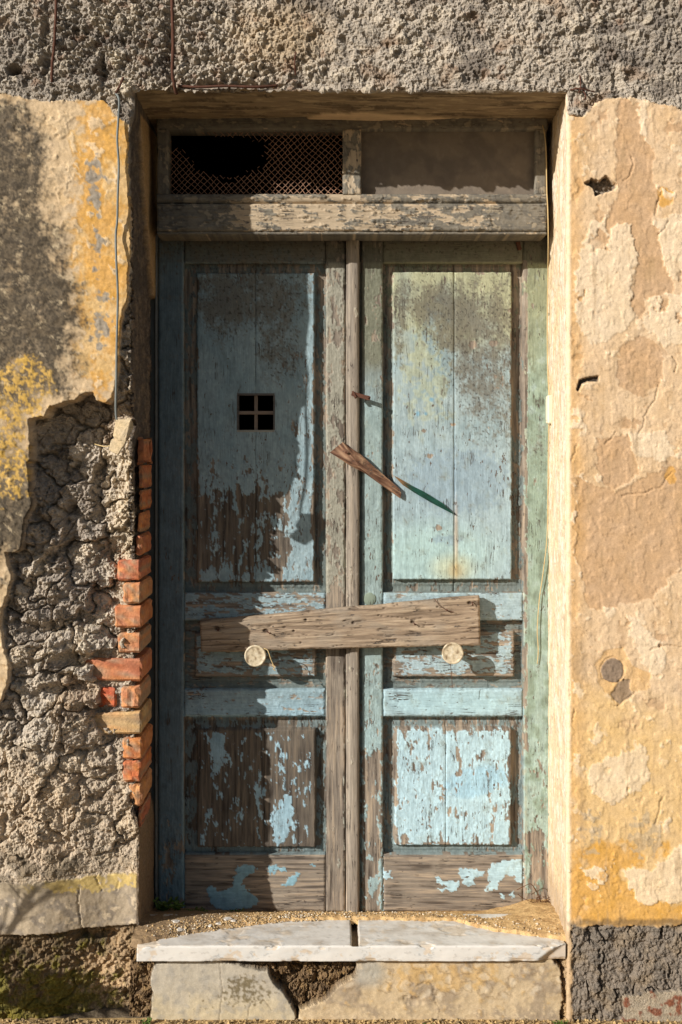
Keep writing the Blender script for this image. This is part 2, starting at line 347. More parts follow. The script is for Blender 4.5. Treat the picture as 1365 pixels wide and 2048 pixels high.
def wall_front(u, v):
    """returns height (m, towards the street), colour and region label on the wall's face"""
    j1 = fbm(u / 26, v / 26, 1, 4) * 7 + perlin(u / 5.5, v / 5.5, 9) * 2.0
    j2 = fbm(u / 26, v / 26, 2, 4) * 7 + perlin(u / 5.5, v / 5.5, 10) * 2.0
    fine = perlin(u / 4.2, v / 4.2, 20); fine2 = perlin(u / 8.5, v / 8.5, 21)
    big = fbm(u / 150, v / 150, 30, 4); med = fbm(u / 40, v / 40, 31, 4)
    # ---- coarse aggregate shared by all bare mortar
    wA = worley(u / 11 + med * .5, v / 9 + big * .4, 3); wa1, wa2, wid = wA[:3]
    wB = worley(u / 30 + fine2 * .12, v / 26 + med * .6, 4); wb1, wb2, wbid = wB[:3]
    wC = worley(u / 76 + med * .38, v / 70 + fbm(u / 60, v / 60, 8, 3) * .5, 5); wc1, wc2, wcid = wC[:3]
    fA = facets(wA, 1.1); fB = facets(wB, .9); fC = facets(wC, .8); wx = fbm(u / 30, v / 30, 26, 3) * 6; grit = .45 + .95 * fbm((u + wx) / 19, (v - wx) / 17, 23, 4, .72); sharp = 1 - np.abs(fbm((u - wx) / 24, (v + wx) / 20, 24, 3, .6)) * 2.2
    pebble = 1 - ss(0.0, .62, wa1); stone = 1 - ss(.1, .75, wb1); lump = 1 - ss(.05, .85, wc1)
    gully = 1 - ss(0.0, .16, wc2 - wc1)
    # ---- cement render above the door
    agg = np.clip(blob(u, v, 250, 60, 230, 130) * .9 + blob(u, v, 470, 150, 170, 40) * .9 + blob(u, v, 1230, 20, 60, 40) * .7 + .35 * ss(.1, .5, big), 0, 1)
    hc = -.004 + .010 * big + .008 * med + .0022 * fine2 + .0022 * fine + .0030 * ss(.2, .9, sharp) - agg * (.016 - .016 * pebble * wid - .010 * stone)
    hc -= .05 * blob(u, v, 28, 138, 13, 9) + .028 * blob(u + j1, v + j2, 205, 135, 7, 28) + .02 * blob(u + j1, v, 345, 90, 14, 95) + .03 * blob(u, v + j2, 450, 172, 110, 8) + .02 * blob(u + j1, v, 90, 90, 10, 60)
    hc += .012 * blob(u + j1, v + j2, 230, 120, 10, 22) + .016 * blob(u + j1, v + j2, 252, 178, 20, 18)
    hc += .012 * blob(u + j1, v + j2, 170, 168, 50, 14)
    patch = ss(-.1, .35, fbm(u / 80, v / 60, 45, 3)); hc += .0100 * (grit - .45) * (1 - .62 * patch) + .005 * fB * patch + .005 * fA * agg - .010 * ss(.30, .55, fbm((u + wx) / 34, v / 30, 46, 4))
    cc = np.broadcast_to(S(178, 166, 150), u.shape + (3,)).copy()
    cc = mix(cc, S(204, 190, 170), ss(-.1, .6, fbm(u / 55, v / 55, 41, 3)) * .7)
    cc = mix(cc, S(124, 114, 104), ss(.0, .4, fbm(u / 90, v / 55, 42, 5, .6)) * .8); cc = mix(cc, S(150, 120, 92), ss(.25, .5, fbm(u / 120, v / 60, 43, 4)) * .5)
    cc = mix(cc, S(104, 97, 90), blob(u + 2 * j1, v + 2 * j2, 130, 110, 130, 90) * .55 + blob(u + 2 * j1, v + 2 * j2, 1330, 60, 120, 90) * .35 + blob(u + j1 * 2, v + j2 * 2, 330, 60, 90, 70) * .3)
    cc = mix(cc, S(196, 184, 166), agg * ss(.55, .9, wid) * .8)
    cc = mix(cc, S(128, 92, 72), agg * ss(.1, .0, wid) * .5)
    cc = mix(cc, S(216, 202, 178), blob(u + j1, v + j2, 232, 118, 9, 18) + blob(u + j1, v + j2, 250, 172, 18, 16))
    cc = mix(cc, S(190, 166, 132), blob(u + 2 * j1, v + 2 * j2, 560, 70, 90, 60) * .6)
    pb = ss(.80, .9, wbid) * (1 - ss(.25, .45, wb1)) * ss(.1, .4, agg + .25); cc = mix(cc, S(206, 192, 170), pb * .7); hc += .006 * pb
    cc = mix(cc, S(140, 108, 84), ss(.12, .06, wbid) * (1 - ss(.25, .4, wb1)) * .5); cc = cc * (1 + .16 * fbm(u / 7, v / 7, 47, 3)[..., None])
    # ---- plaster, left of the door
    base = np.broadcast_to(S(200, 174, 138), u.shape + (3,)).copy()
    n1 = fbm(u / 90, v / 90, 50, 5) ; n2 = fbm(u / 34, v / 34, 51, 5); n3 = fbm(u / 14, v / 14, 52, 3)
    cl = mix(base, S(176, 146, 108), ss(-.1, .4, n2))
    och = ss(-.14, .12, blob(u, v, 226, 450, 84, 360, .7) * 1.1 - .56 + n2 * .6 + n3 * .22 + .25 * n1)
    cl = mix(cl, S(204, 154, 78), och * .85)
    cl = mix(cl, S(208, 176, 126), och * ss(-.1, .3, n1 + .4 * n3 + .2 * fbm(u / 5, v / 22, 59, 3)) * .8)
    pale_l = ss(.12, .17, n2 * .8 + n3 * .25 + blob(u, v, 120, 400, 90, 160) * .14 - och * .16)
    pale_l = pale_l * (1 - .75 * ss(.1, .8, blob(u, v, 30, 560, 110, 260)))
    cl = mix(cl, S(220, 194, 156), pale_l * .75)
    gry = ss(.10, .22, n2 * .5 + n3 * .3 + blob(u + j1, v + j2, 188, 370, 18, 55) * .5 + blob(u + j1, v + j2, 200, 640, 26, 60) * .45 + blob(u + j1, v + j2, 195, 500, 12, 60) * .4 + blob(u, v, 268, 330, 14, 90) * .6 - .24)
    cl = mix(cl, S(142, 134, 122), gry * .9)
    mould = np.clip(blob(u, v, 30, 560, 100, 230) * 1.0 + blob(u, v, 80, 640, 90, 120) * .75 + blob(u, v, 10, 350, 60, 120) * .6 + blob(u, v, 45, 1010, 60, 90) * 1.1 + blob(u, v, 15, 260, 120, 60) * .45 + blob(u, v, 100, 760, 90, 50) * .35 + blob(u, v, -90, 700, 130, 700) * .8, 0, 1.2)
    fz = fbm(u / 6, v / 6, 57, 3); wz = fbm(u / 60, v / 60, 58, 4); mm = ss(.18, 1.15, mould + wz * .55 + n2 * .45 + n3 * .4 + fz * .32)
    cl = mix(cl, mix(np.broadcast_to(S(92, 82, 68), u.shape + (3,)), S(58, 53, 46), ss(-.2, .3, n3 + fz)), mm * .94)
    speck = ss(.16, .62, fbm(u / 26, v / 24, 55, 5, .72)) * ss(.1, .6, mould)
    cl = mix(cl, S(198, 178, 144), speck * .8)
    gold = ss(.0, .16, blob(u, v, 35, 790, 60, 70) * .6 + blob(u, v, 20, 930, 40, 80) * .6 + blob(u, v, 70, 760, 50, 50) * .3 - .34 + n2 * .4 + n3 * .2)
    cl = mix(cl, S(218, 176, 92), gold * ss(-.35, .35, fz * .7 + n3) * .7)
    cl = cl * (1 + .16 * fz[..., None] + .10 * n3[..., None])
    hl = .004 * big + .0018 * n2 + .0010 * n3 + .0022 * pale_l * (1 - .5 * och) - .0012 * och - .001 * gry + .0007 * fine2 + .0005 * fine
    # ---- plaster, right of the door: thin coats that peel over each other
    q1 = fbm(u / 130, v / 150, 60, 5, .55); q2 = fbm(u / 42, v / 46, 61, 5, .55); q3 = fbm(u / 15, v / 15, 62, 3)
    cr = np.broadcast_to(S(213, 183, 146), u.shape + (3,)).copy()
    cr = mix(cr, S(202, 168, 126), ss(-.05, .5, q1 + .4 * q2) * .7)
    low = ss(1330, 1480, v + 70 * q1 + 40 * q2)
    cr = mix(cr, S(217, 181, 124), low * .8)
    tan = np.full(u.shape, -60., np.float32)
    for p in TAN: tan = np.maximum(tan, sdf(p, u + j1 * 1.4, v + j2 * 1.4))
    pal = np.full(u.shape, -60., np.float32)
    for p in PALE: pal = np.maximum(pal, sdf(p, u + j1 * 1.6, v + j2 * 1.6))
    palm_ = np.maximum(ss(-1.0, 1.0, pal), ss(.20, .235, q2 * .7 + q3 * .22 + .08 * q1) * ss(-.35, .35, fbm(u / 70, v / 70, 64, 2)))
    tanm = np.maximum(ss(-1.0, 1.0, tan), ss(.225, .26, -q2 * .75 - q3 * .2 - low * .04) * ss(-.35, .35, fbm(u / 70, v / 70, 65, 2)))
    palm_ = palm_ * (1 - tanm)
    cr = mix(cr, S(190, 154, 116), tanm * .8 * (1 - low * .6))
    cr = mix(cr, S(226, 204, 172), palm_ * .66)
    deep = ss(.0, .14, blob(u, v, 1200, 1790, 95, 90) * .6 + blob(u, v, 1350, 1830, 130, 30) * .5 + blob(u, v, 1290, 1700, 130, 30) * .35 + blob(u, v, 1340, 950, 14, 26) * .55 + blob(u, v, 1330, 395, 22, 26) * .5 - .34 + q2 * .32 + q3 * .16 - palm_ * .35)
    cr = mix(cr, S(206, 152, 66), deep * .75)
    gr2 = ss(.0, .1, blob(u + j1, v + j2, 1290, 1670, 40, 60) * .4 + blob(u, v, 1180, 1660, 30, 60) * .34 + blob(u, v, 1180, 1800, 20, 30) * .2 - .30 + q3 * .3 + q2 * .2)
    cr = mix(cr, S(178, 158, 128), gr2 * .75)
    edge = ss(1185, 1142, u + 8 * q2)
    cr = mix(cr, S(212, 164, 100), edge * .55 * (1 - palm_))
    cr = mix(cr, S(222, 198, 164), ss(1146, 1138, u))
    grime = blob(u, v, 1160, 1330, 14, 40) * .35 + blob(u + j1, v + j2, 1188, 770, 7, 34) * .4 * ss(0, .3, q3 + .2)
    cr = mix(cr, S(130, 116, 98), grime)
    qf = fbm(u / 6, v / 7, 63, 3); cr = cr * (1 + .07 * qf[..., None] + .06 * q3[..., None] + .05 * q2[..., None])
    run = fbm(u / 9, v / 170, 73, 3); cr = cr * (1 + .07 * run[..., None]); cr = mix(cr, S(168, 140, 104), ss(.25, .5, fbm(u / 13, v / 120, 74, 4)) * .4)
    hair = ss(.014, .0, np.abs(fbm(u / 70, v / 60, 75, 5, .55))) * ss(.05, .3, fbm(u / 90, v / 90, 76, 2)); cr = mix(cr, S(128, 100, 70), hair * .4)
    # old round cement plug and the scar below it
    disc = sdf([(1225 + 23 * math.cos(a), 1341 + 25 * math.sin(a)) for a in np.linspace(0, 6.2, 20)], u + j1 * .35, v + j2 * .35)
    scar = sdf([(1238, 1362), (1262, 1358), (1264, 1395), (1240, 1408), (1222, 1392)], u + j1 * .6, v + j2 * .6)
    halo = sdf([(1208, 1300), (1250, 1292), (1262, 1330), (1300, 1345), (1302, 1375), (1262, 1385), (1235, 1410), (1200, 1372), (1190, 1335)], u + j1, v + j2)
    cr = mix(cr, S(214, 168, 104), ss(-1, 1, halo) * .5)
    cr = mix(cr, S(140, 120, 100), np.maximum(ss(-.8, .8, disc), ss(-.8, .8, scar) * .85))
    # broken-out hole and the black gouge
    hole = sdf([(1170, 366), (1184, 355), (1200, 360), (1212, 352), (1234, 368), (1228, 380), (1212, 384), (1204, 388), (1192, 391), (1184, 375)], u + j1 * .7, v + j2 * .7)
    gou = sdf([(1154, 778), (1160, 760), (1176, 755), (1198, 751), (1196, 763), (1178, 762), (1164, 770), (1158, 783)], u + j1 * .3, v + j2 * .3)
    hm = ss(-1, 1.5, hole); gm = ss(-1, 1, gou)
    cr = mix(cr, S(120, 108, 94), hm); cr = mix(cr, S(70, 62, 54), gm)
    hr = .002 * q1 + .0005 * q2 + .0003 * q3 + 0.0016 * palm_ - .0016 * tanm + .0003 * fine2 + .0003 * fine + .0012 * ss(.12,.16,fbm(u/24,v/30,68,4)) - .0014 * hair + .0003 * fbm(u / 5, v / 5, 78, 2) - .0008 * deep
    hr += -.028 * hm * (1 + .5 * fine2) - .012 * gm - .003 * ss(-1, 1, scar) + ss(-1, 1, disc) * .001 * fine - .0015 * ss(-1, 1, halo) - .004 * (1 - ss(.0, 2.0, np.abs(disc + 1)))
    dk = np.full(u.shape, 99., np.float32)
    for p in CRACKS: dk = np.minimum(dk, line_d(p, u + j1 * .6, v + j2 * .6))
    ck = 1 - ss(.4, 1.9, dk)
    hr -= .0035 * ck
    cr = mix(cr, S(120, 96, 70), ck * .35)
    # ---- rubble where the plaster has fallen off
    depth = .022 + .062 * blob(u, v, 150, 860, 130, 120) + .035 * blob(u, v, 200, 1020, 120, 180) + .015 * blob(u, v, 240, 1330, 110, 190, .8) + .015 * blob(u, v, 100, 1220, 120, 160) + .012 * blob(u, v, 262, 620, 30, 170)
    mort = blob(u + 2 * j1, v + 2 * j2, 258, 1080, 40, 210)
    rec = .085 * ss(40, 245, u) * ss(900, 1150, v); depth = depth + rec * .9
    rough_hi = 1 - .62 * ss(1420, 1560, v + 60 * big)
    rr1 = ridged(u / 52 + .3 * med, v / 70, 66, 3)
    hh = -depth + rough_hi * (.021 * fC + .008 * fB + .016 * med - .012 * gully) + (1 - rough_hi) * (.006 * fB + .012 * med + .004 * fC - .006 * gully)
    hh += .0030 * fA * ss(-.2, .3, n1) + .0125 * (grit - .45) * (.55 + .6 * ss(-.3, .3, fbm(u / 50, v / 50, 69, 2)) - .15) * (1 - .6 * ss(.55, .7, wcid) * rough_hi) + mort * .008 * (pebble - .4) + .0024 * fine + .004 * ss(.3, .95, sharp) - .010 * rough_hi * ss(.88, .97, rr1) - .008 * rough_hi * ss(.022, .0, np.abs(fbm((u + .5 * v) / 120, (v - .5 * u) / 320, 38, 2)))
    hh -= .03 * blob(u + j1, v + j2, 205, 975, 26, 50) + .03 * blob(u + j1, v + j2, 80, 1265, 50, 16) + .026 * blob(u + j1, v + j2, 130, 1390, 70, 12) + .024 * blob(u + j1, v + j2, 130, 1060, 14, 60) + .03 * blob(u + j1, v + j2, 140, 1330, 40, 14) + .02 * blob(u + j1, v + j2, 5, 1655, 7, 22)
    bx = np.interp(v.ravel(), [860, 1115, 1118, 1160, 1164, 1208, 1210, 1258, 1262, 1308, 1312, 1366, 1370, 1420, 1422, 1470, 1474, 1565, 1568, 1615, 1618, 1660], [276, 268, 232, 232, 243, 243, 227, 227, 233, 233, 168, 166, 180, 180, 172, 172, 241, 243, 254, 254, 274, 276]).reshape(u.shape)
    bz = ss(-3, 5, u - bx - 5 + j1 * .9) * ss(866, 874, v) * ss(1664, 1656, v)
    hh = hh * (1 - bz) + bz * (-.120 + .010 * ss(-.1, .45, fbm(u / 15, v / 12, 79, 3)) + .008 * (grit - .4))
    tb_ = .85 * ss(1690, 1764, v); hh = hh * (1 - tb_) + tb_ * (-rec - .004 + .008 * (grit - .45) + .004 * med)
    hh = np.minimum(hh, -.004 + .004 * fine2 + .006 * ss(1550, 1750, v))
    smst = ss(.55, .7, wcid) * rough_hi
    ch = np.broadcast_to(S(190, 177, 160), u.shape + (3,)).copy()
    ch = mix(ch, S(206, 190, 166), ss(-.2, .3, med + .6 * n1) * .7 + blob(u, v, 255, 1080, 50, 190) * .6)
    ch = mix(ch, S(124, 112, 100), ss(.05, .4, fbm(u / 45, v / 45, 67, 4)) * .6)
    ch = mix(ch, S(204, 182, 152), ss(1440, 1600, v) * .6)
    ch = mix(ch, S(148, 136, 124), smst * .6); ch = mix(ch, S(170, 138, 104), ss(.3, .2, wcid) * ss(.1, .2, wcid) * .5 * rough_hi); ch = mix(ch, S(208, 188, 156), mort * .5)
    ch = mix(ch, S(204, 190, 164), ss(.8, .95, wid) * (1 - ss(.2, .4, wa1)) * .5); ch = ch * (1 + .14 * fbm(u / 6, v / 6, 48, 3)[..., None])
    ch = np.clip(ch * 1.1, 0, .8)
    ch = mix(ch, S(96, 84, 66), blob(u, v, 60, 1740, 160, 30) * ss(-.3, .3, med) * .7)
    # ---- cement band and the plinth, left
    hb = .004 - rec + .003 * big + .0015 * med + .0012 * n3 + .0006 * fine - .0035 * ck
    cb = mix(np.broadcast_to(S(182, 164, 138), u.shape + (3,)), S(156, 142, 124), ss(-.1, .25, n2))
    cb = mix(cb, S(212, 184, 118), ss(.1, .3, blob(u, v + j2 * 2, 190, 1772, 140, 26) * .7 - .25 + n3 * .35 + n2 * .3))
    cb = mix(cb, S(206, 186, 156), ss(.22, .27, n3 * .5 + n2 * .5))
    cb = mix(cb, S(112, 98, 74), ss(.0, .3, blob(u, v, 60, 1768, 120, 26) * .5 - .2 + n2 * .4) * .6)
    hp = -.012 - rec + .010 * med + .009 * (stone - .5) * .8 + .006 * (pebble - .4) + .004 * fine2 + .003 * fine - .016 * gully * .6 - .02 * blob(u + j1, v + j2, 190, 1895, 40, 9) - .02 * blob(u + j1, v + j2, 160, 1880, 4, 14) + .012 * blob(u + j1, v, 235, 1960, 34, 70)
    cp = np.broadcast_to(S(128, 108, 82), u.shape + (3,)).copy()
    cp = mix(cp, S(198, 168, 130), blob(u + j1, v + j2, 225, 1985, 75, 90) * .9)
    cp = mix(cp, S(84, 76, 52), ss(-.1, .4, med) * .6)
    cp = mix(cp, S(128, 118, 48), ss(.0, .4, blob(u + 5 * j1, v + 6 * j2, 60, 2015, 170, 80, .8) * .8 - .3 + .7 * med + .45 * n3 + .25 * fz) * .75)
    # ---- plinth, right
    hq = -.003 + .010 * med + .010 * (stone - .5) * ss(-.1, .3, big + .2) + .004 * fine2 + .003 * fine - .018 * (1 - ss(.0, .1, np.abs(fbm(u / 60, v / 70, 71, 4)))) * ss(-.1, .2, med)
    cq = np.broadcast_to(S(136, 124, 110), u.shape + (3,)).copy()
    cq = mix(cq, S(146, 128, 104), ss(.0, .4, fbm(u / 50, v / 40, 72, 4)) * .6)
    cq = mix(cq, S(104, 97, 88), ss(.1, .5, med) * .5)
    slab = sdf([(1250, 1992), (1300, 1985), (1330, 1982), (1500, 1980), (1500, 2100), (1240, 2100)], u + j1, v + j2)
    sm = ss(-1.5, 1.5, slab)
    cq = mix(cq, mix(np.broadcast_to(S(178, 162, 138), u.shape + (3,)), S(140, 84, 60), ss(.1, .3, n2 + .2 * n3)), sm * .9)
    hq = hq * (1 - sm) + sm * (.004 + .003 * n2 + .001 * fine)
    # ---- put the regions together
    ul = np.interp(u.ravel(), [p[0] for p in CONC_L], [p[1] for p in CONC_L]).reshape(u.shape)
    ur = np.interp(u.ravel(), [p[0] for p in CONC_R], [p[1] for p in CONC_R]).reshape(u.shape)
    left = u < 700
    lim = np.where(left, ul, ur) + j2 * .8
    top = ss(1.4, -1.4, v - lim)
    sr = sdf(RUBBLE, u + j1 * .45, v + j2 * .45)
    mrub = ss(-1.0, 1.2, sr)
    h = np.where(left, hl, hr); c = np.where(left[..., None], cl, cr)
    lab = np.where(left, 1, 2)
    ml = mrub * left
    # plaster lip: the coat bulges a little where it has come loose
    h = h * (1 - ml) + hh * ml; c = mix(c, ch, ml); lab = np.where((ml > .5), 3, lab)
    vb = 1768 + j2 * .6
    mb = ss(-1.2, 1.2, v - vb) * left
    h = h * (1 - mb) + hb * mb; c = mix(c, cb, mb); lab = np.where(mb > .5, 4, lab)
    mp = ss(-1.2, 1.2, v - (1870 + j2 * .5 + 5 * ss(0, 300, u))) * left
    h = h * (1 - mp) + hp * mp; c = mix(c, cp, mp); lab = np.where(mp > .5, 5, lab)
    mq = ss(-2, 2, v - (1852 + j2 * .9)) * (~left) * ss(1140, 1148, u + j1 * .5)
    c = mix(c, S(74, 66, 58), (~left) * blob(u, v + j2, 1290, 1846, 220, 7) * .6)
    c = mix(c, S(160, 132, 98), (~left) * ss(1840, 1870, v + j2) * .7); h = h * (1 - mq) + hq * mq; c = mix(c, cq, mq); lab = np.where(mq > .5, 6, lab)
    h = h * (1 - top) + hc * top; c = mix(c, cc, top); lab = np.where(top > .5, 0, lab)
    return h, c, lab

house_wall = thing('house_facade', 'sunlit old house wall of peeling yellow plaster and bare rubble around the double door', 'facade', (0, 0, 0))
NAMES = {0: ('cement_lintel', M_MORTAR), 1: ('plaster_coat', M_PLAST), 2: ('plaster_coat', M_PLAST), 3: ('rubble_core', M_MORTAR), 4: ('cement_band', M_PLAST), 5: ('plinth', M_MORTAR), 6: ('plinth', M_MORTAR),
         7: ('jamb', M_MORTAR), 8: ('jamb', M_PLAST), 9: ('soffit', M_SOFF)}
PLAB = {0: 'rough grey cement lintel with exposed pebbles', 1: 'yellow ochre plaster with black mould stains', 2: 'cream and tan plaster peeling in thin coats', 3: 'bare rubble and mortar where the plaster fell off',
        4: 'smooth grey cement band with a crack', 5: 'mossy rough plinth', 6: 'dark grey rough plinth', 7: 'shaded broken jamb', 8: 'bright cream plastered jamb', 9: 'brown flaking underside of the lintel'}

def emit(P, c, lab, keep):
    cl = lab[:-1, :-1]
    for k in np.unique(cl[keep]):
        o = sheet(NAMES[int(k)][0], P, c, NAMES[int(k)][1], house_wall, keep & (cl == k)); o['label'] = PLAB[int(k)]

def turn(s, corner, w):                                      # arc-length -> (along the face, into the wall, angle), turning 90 degrees at the corner
    t = np.linspace(s[0], s[-1], 40000); th = (np.pi / 2) * ss(corner - w, corner + w, t)
    a = s[0] + np.concatenate([[0], np.cumsum(np.cos(th[:-1]) * np.diff(t))]); b = np.concatenate([[0], np.cumsum(np.sin(th[:-1]) * np.diff(t))])
    return np.interp(s, t, a), np.interp(s, t, b), (np.pi / 2) * ss(corner - w, corner + w, s)

DEEP = 300.0
vv = np.concatenate([np.arange(-900, -224, 25), np.arange(-224, -24, 4.0), np.arange(-24, 2052, 2.0), [2064, 2085]])

# left face and left jamb
s = np.concatenate([np.arange(-1400, -264, 25), np.arange(-264, -24, 4.0), np.arange(-24, UL + 24, 2.0), np.arange(UL + 24, UL + DEEP, 4.0)])
au, dep, th = turn(s, UL, 9)
SS, VV = np.meshgrid(s, vv); AU = np.broadcast_to(au, SS.shape); DP = np.broadcast_to(dep, SS.shape); TH = np.broadcast_to(th, SS.shape)
h, c, lab = wall_front(np.minimum(SS, UL), VV)
rv = ss(UL + 4, UL + 22, SS)                                   # jamb part
d_ = np.maximum(SS - UL, 0)
SJ = np.maximum(SS, UL); nj = fbm(SJ / 30, VV / 55, 80, 4); nk = fbm(SJ / 12, VV / 16, 81, 3)
hj = -.014 + .010 * nj + .005 * nk + .003 * perlin(SJ / 5, VV / 5, 82) - .008 * ss(850, 900, VV) * ss(1680, 1640, VV)
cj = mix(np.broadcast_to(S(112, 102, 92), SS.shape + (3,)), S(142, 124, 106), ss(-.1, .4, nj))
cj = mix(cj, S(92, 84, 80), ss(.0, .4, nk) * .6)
lowj = ss(1640, 1690, VV + 20 * nj)
hj = hj * (1 - lowj) + lowj * (-.003 + .006 * nj + .002 * nk); cj = mix(cj, S(150, 124, 96), lowj * .8)
skin = ss(-3, 3, sdf([(75, 205), (300, 190), (300, 560), (240, 560), (205, 500), (150, 400), (110, 330), (85, 260)], d_ + 6 * nj, VV + 6 * nk))
hj = hj * (1 - skin) + skin * (.006 + .002 * nj); cj = mix(cj, S(206, 170, 122), skin * .9)
hj = hj * ss(215, 260, VV)
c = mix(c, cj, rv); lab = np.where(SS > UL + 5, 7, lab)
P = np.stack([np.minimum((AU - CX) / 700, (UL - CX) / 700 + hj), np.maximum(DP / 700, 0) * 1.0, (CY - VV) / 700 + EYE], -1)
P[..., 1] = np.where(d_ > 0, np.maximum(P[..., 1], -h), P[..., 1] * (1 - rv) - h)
emit(P, c, lab, (SS[:-1, :-1] < UL + 2) | (VV[:-1, :-1] > VT - 22))

# right face and right jamb (mirrored arc length)
s = np.concatenate([np.arange(-2700, -1629, 25), np.arange(-1629, -1389, 4.0), np.arange(-1389, -UR + 20, 2.0), np.arange(-UR + 20, -UR + DEEP, 4.0)])
au, dep, th = turn(s, -UR, 7)
SS, VV = np.meshgrid(s, vv); AU = np.broadcast_to(-au, SS.shape); DP = np.broadcast_to(dep, SS.shape); TH = np.broadcast_to(th, SS.shape)
h, c, lab = wall_front(-SS, VV)
d_ = SS + UR
rv = ss(2, 12, d_)
nj = fbm(SS / 40, VV / 90, 84, 4); nk = fbm(SS / 12, VV / 40, 85, 3)
hj = .004 * nj + .0018 * nk + .0006 * perlin(SS / 5, VV / 6, 86) - .003 * ss(.3, .4, fbm(SS / 14, VV / 30, 89, 3))
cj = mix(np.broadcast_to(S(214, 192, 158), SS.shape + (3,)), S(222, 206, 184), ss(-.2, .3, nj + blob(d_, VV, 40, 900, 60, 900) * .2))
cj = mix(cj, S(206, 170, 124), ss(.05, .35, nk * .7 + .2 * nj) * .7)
cj = mix(cj, S(190, 162, 124), ss(1500, 1850, VV) * .35); cj = mix(cj, S(166, 138, 104), ss(.18, .5, fbm(SS / 9, VV / 120, 87, 4)) * .5); cj = mix(cj, S(150, 132, 110), ss(.3, .42, fbm(SS / 8, VV / 14, 88, 3)) * .5); cj = mix(cj, S(150, 126, 98), ss(1790, 1850, VV + 20 * nj) * .5)
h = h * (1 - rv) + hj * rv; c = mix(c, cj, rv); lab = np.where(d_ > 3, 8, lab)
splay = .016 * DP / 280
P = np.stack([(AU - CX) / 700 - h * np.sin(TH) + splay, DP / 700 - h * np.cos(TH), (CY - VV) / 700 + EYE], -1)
sheetflip = True
cl_ = lab[:-1, :-1]; keep = (SS[:-1, :-1] < -UR + 2) | (VV[:-1, :-1] > VT - 22)
for k in np.unique(cl_[keep]):
    o = sheet(NAMES[int(k)][0], P, c, NAMES[int(k)][1], house_wall, keep & (cl_ == k), flip=True); o['label'] = PLAB[int(k)]

# lintel above the door and its soffit
s = np.concatenate([np.arange(-900, -224, 25), np.arange(-224, -24, 4.0), np.arange(-24, VT + 30, 2.0), np.arange(VT + 30, VT + DEEP, 4.0)])
av, dep, th = turn(s, VT, 6)
uu = np.arange(UL - 6, UR + 8, 2.0)
UU, SS = np.meshgrid(uu, s); AV = np.broadcast_to(av[:, None], SS.shape); DP = np.broadcast_to(dep[:, None], SS.shape); TH = np.broadcast_to(th[:, None], SS.shape)
h, c, lab = wall_front(UU, np.minimum(SS, 190))
lab = np.zeros(UU.shape, int)
d_ = SS - VT
rv = ss(0, 12, d_); nj = fbm(UU / 160, SS / 26, 90, 4); nk = fbm(UU / 60, SS / 9, 91, 4)
crackm = ss(.06, .0, np.abs(nk)) * ss(-.1, .2, nj)
hj = .006 * nj + .003 * nk - .006 * crackm - .02 * blob(UU, d_, 400, 10, 130, 40)
cj = mix(np.broadcast_to(S(150, 130, 102), SS.shape + (3,)), S(112, 96, 76), ss(-.1, .3, nj)); cj = mix(cj, S(190, 168, 132), ss(.1, .35, nk) * .6)
peel = ss(-2, 2, sdf([(600, 190), (640, 140), (720, 130), (850, 165), (960, 190), (1060, 200), (1060, 225), (600, 225)], UU + 6 * nk, d_ + 8 * nk))
cj = mix(cj, S(226, 196, 156), peel * .9); hj += .006 * peel
h = h * (1 - rv) + hj * rv; c = mix(c, cj, rv); lab = np.where(d_ > 2, 9, 0)
P = np.stack([(UU - CX) / 700, DP / 700 - h * np.cos(TH), (CY - AV) / 700 + EYE - h * np.sin(TH)], -1)
emit(P, c, lab, np.ones((len(s) - 1, len(uu) - 1), bool))

# dark room behind the door
rx0, rx1, ry0, ry1, rz0, rz1 = -0.72, 0.80, 0.16, 3.2, -0.02, 2.78
rvv = [(rx0, ry0, rz0), (rx1, ry0, rz0), (rx1, ry0, rz1), (rx0, ry0, rz1), (rx0, ry1, rz0), (rx1, ry1, rz0), (rx1, ry1, rz1), (rx0, ry1, rz1)]
me = raw_mesh('room_interior', rvv, quads=[(4, 5, 6, 7), (0, 4, 7, 3), (1, 2, 6, 5), (3, 7, 6, 2), (0, 1, 5, 4)], smooth=False)
o = link('room_interior', me, M_DARK); o['kind'] = 'structure'

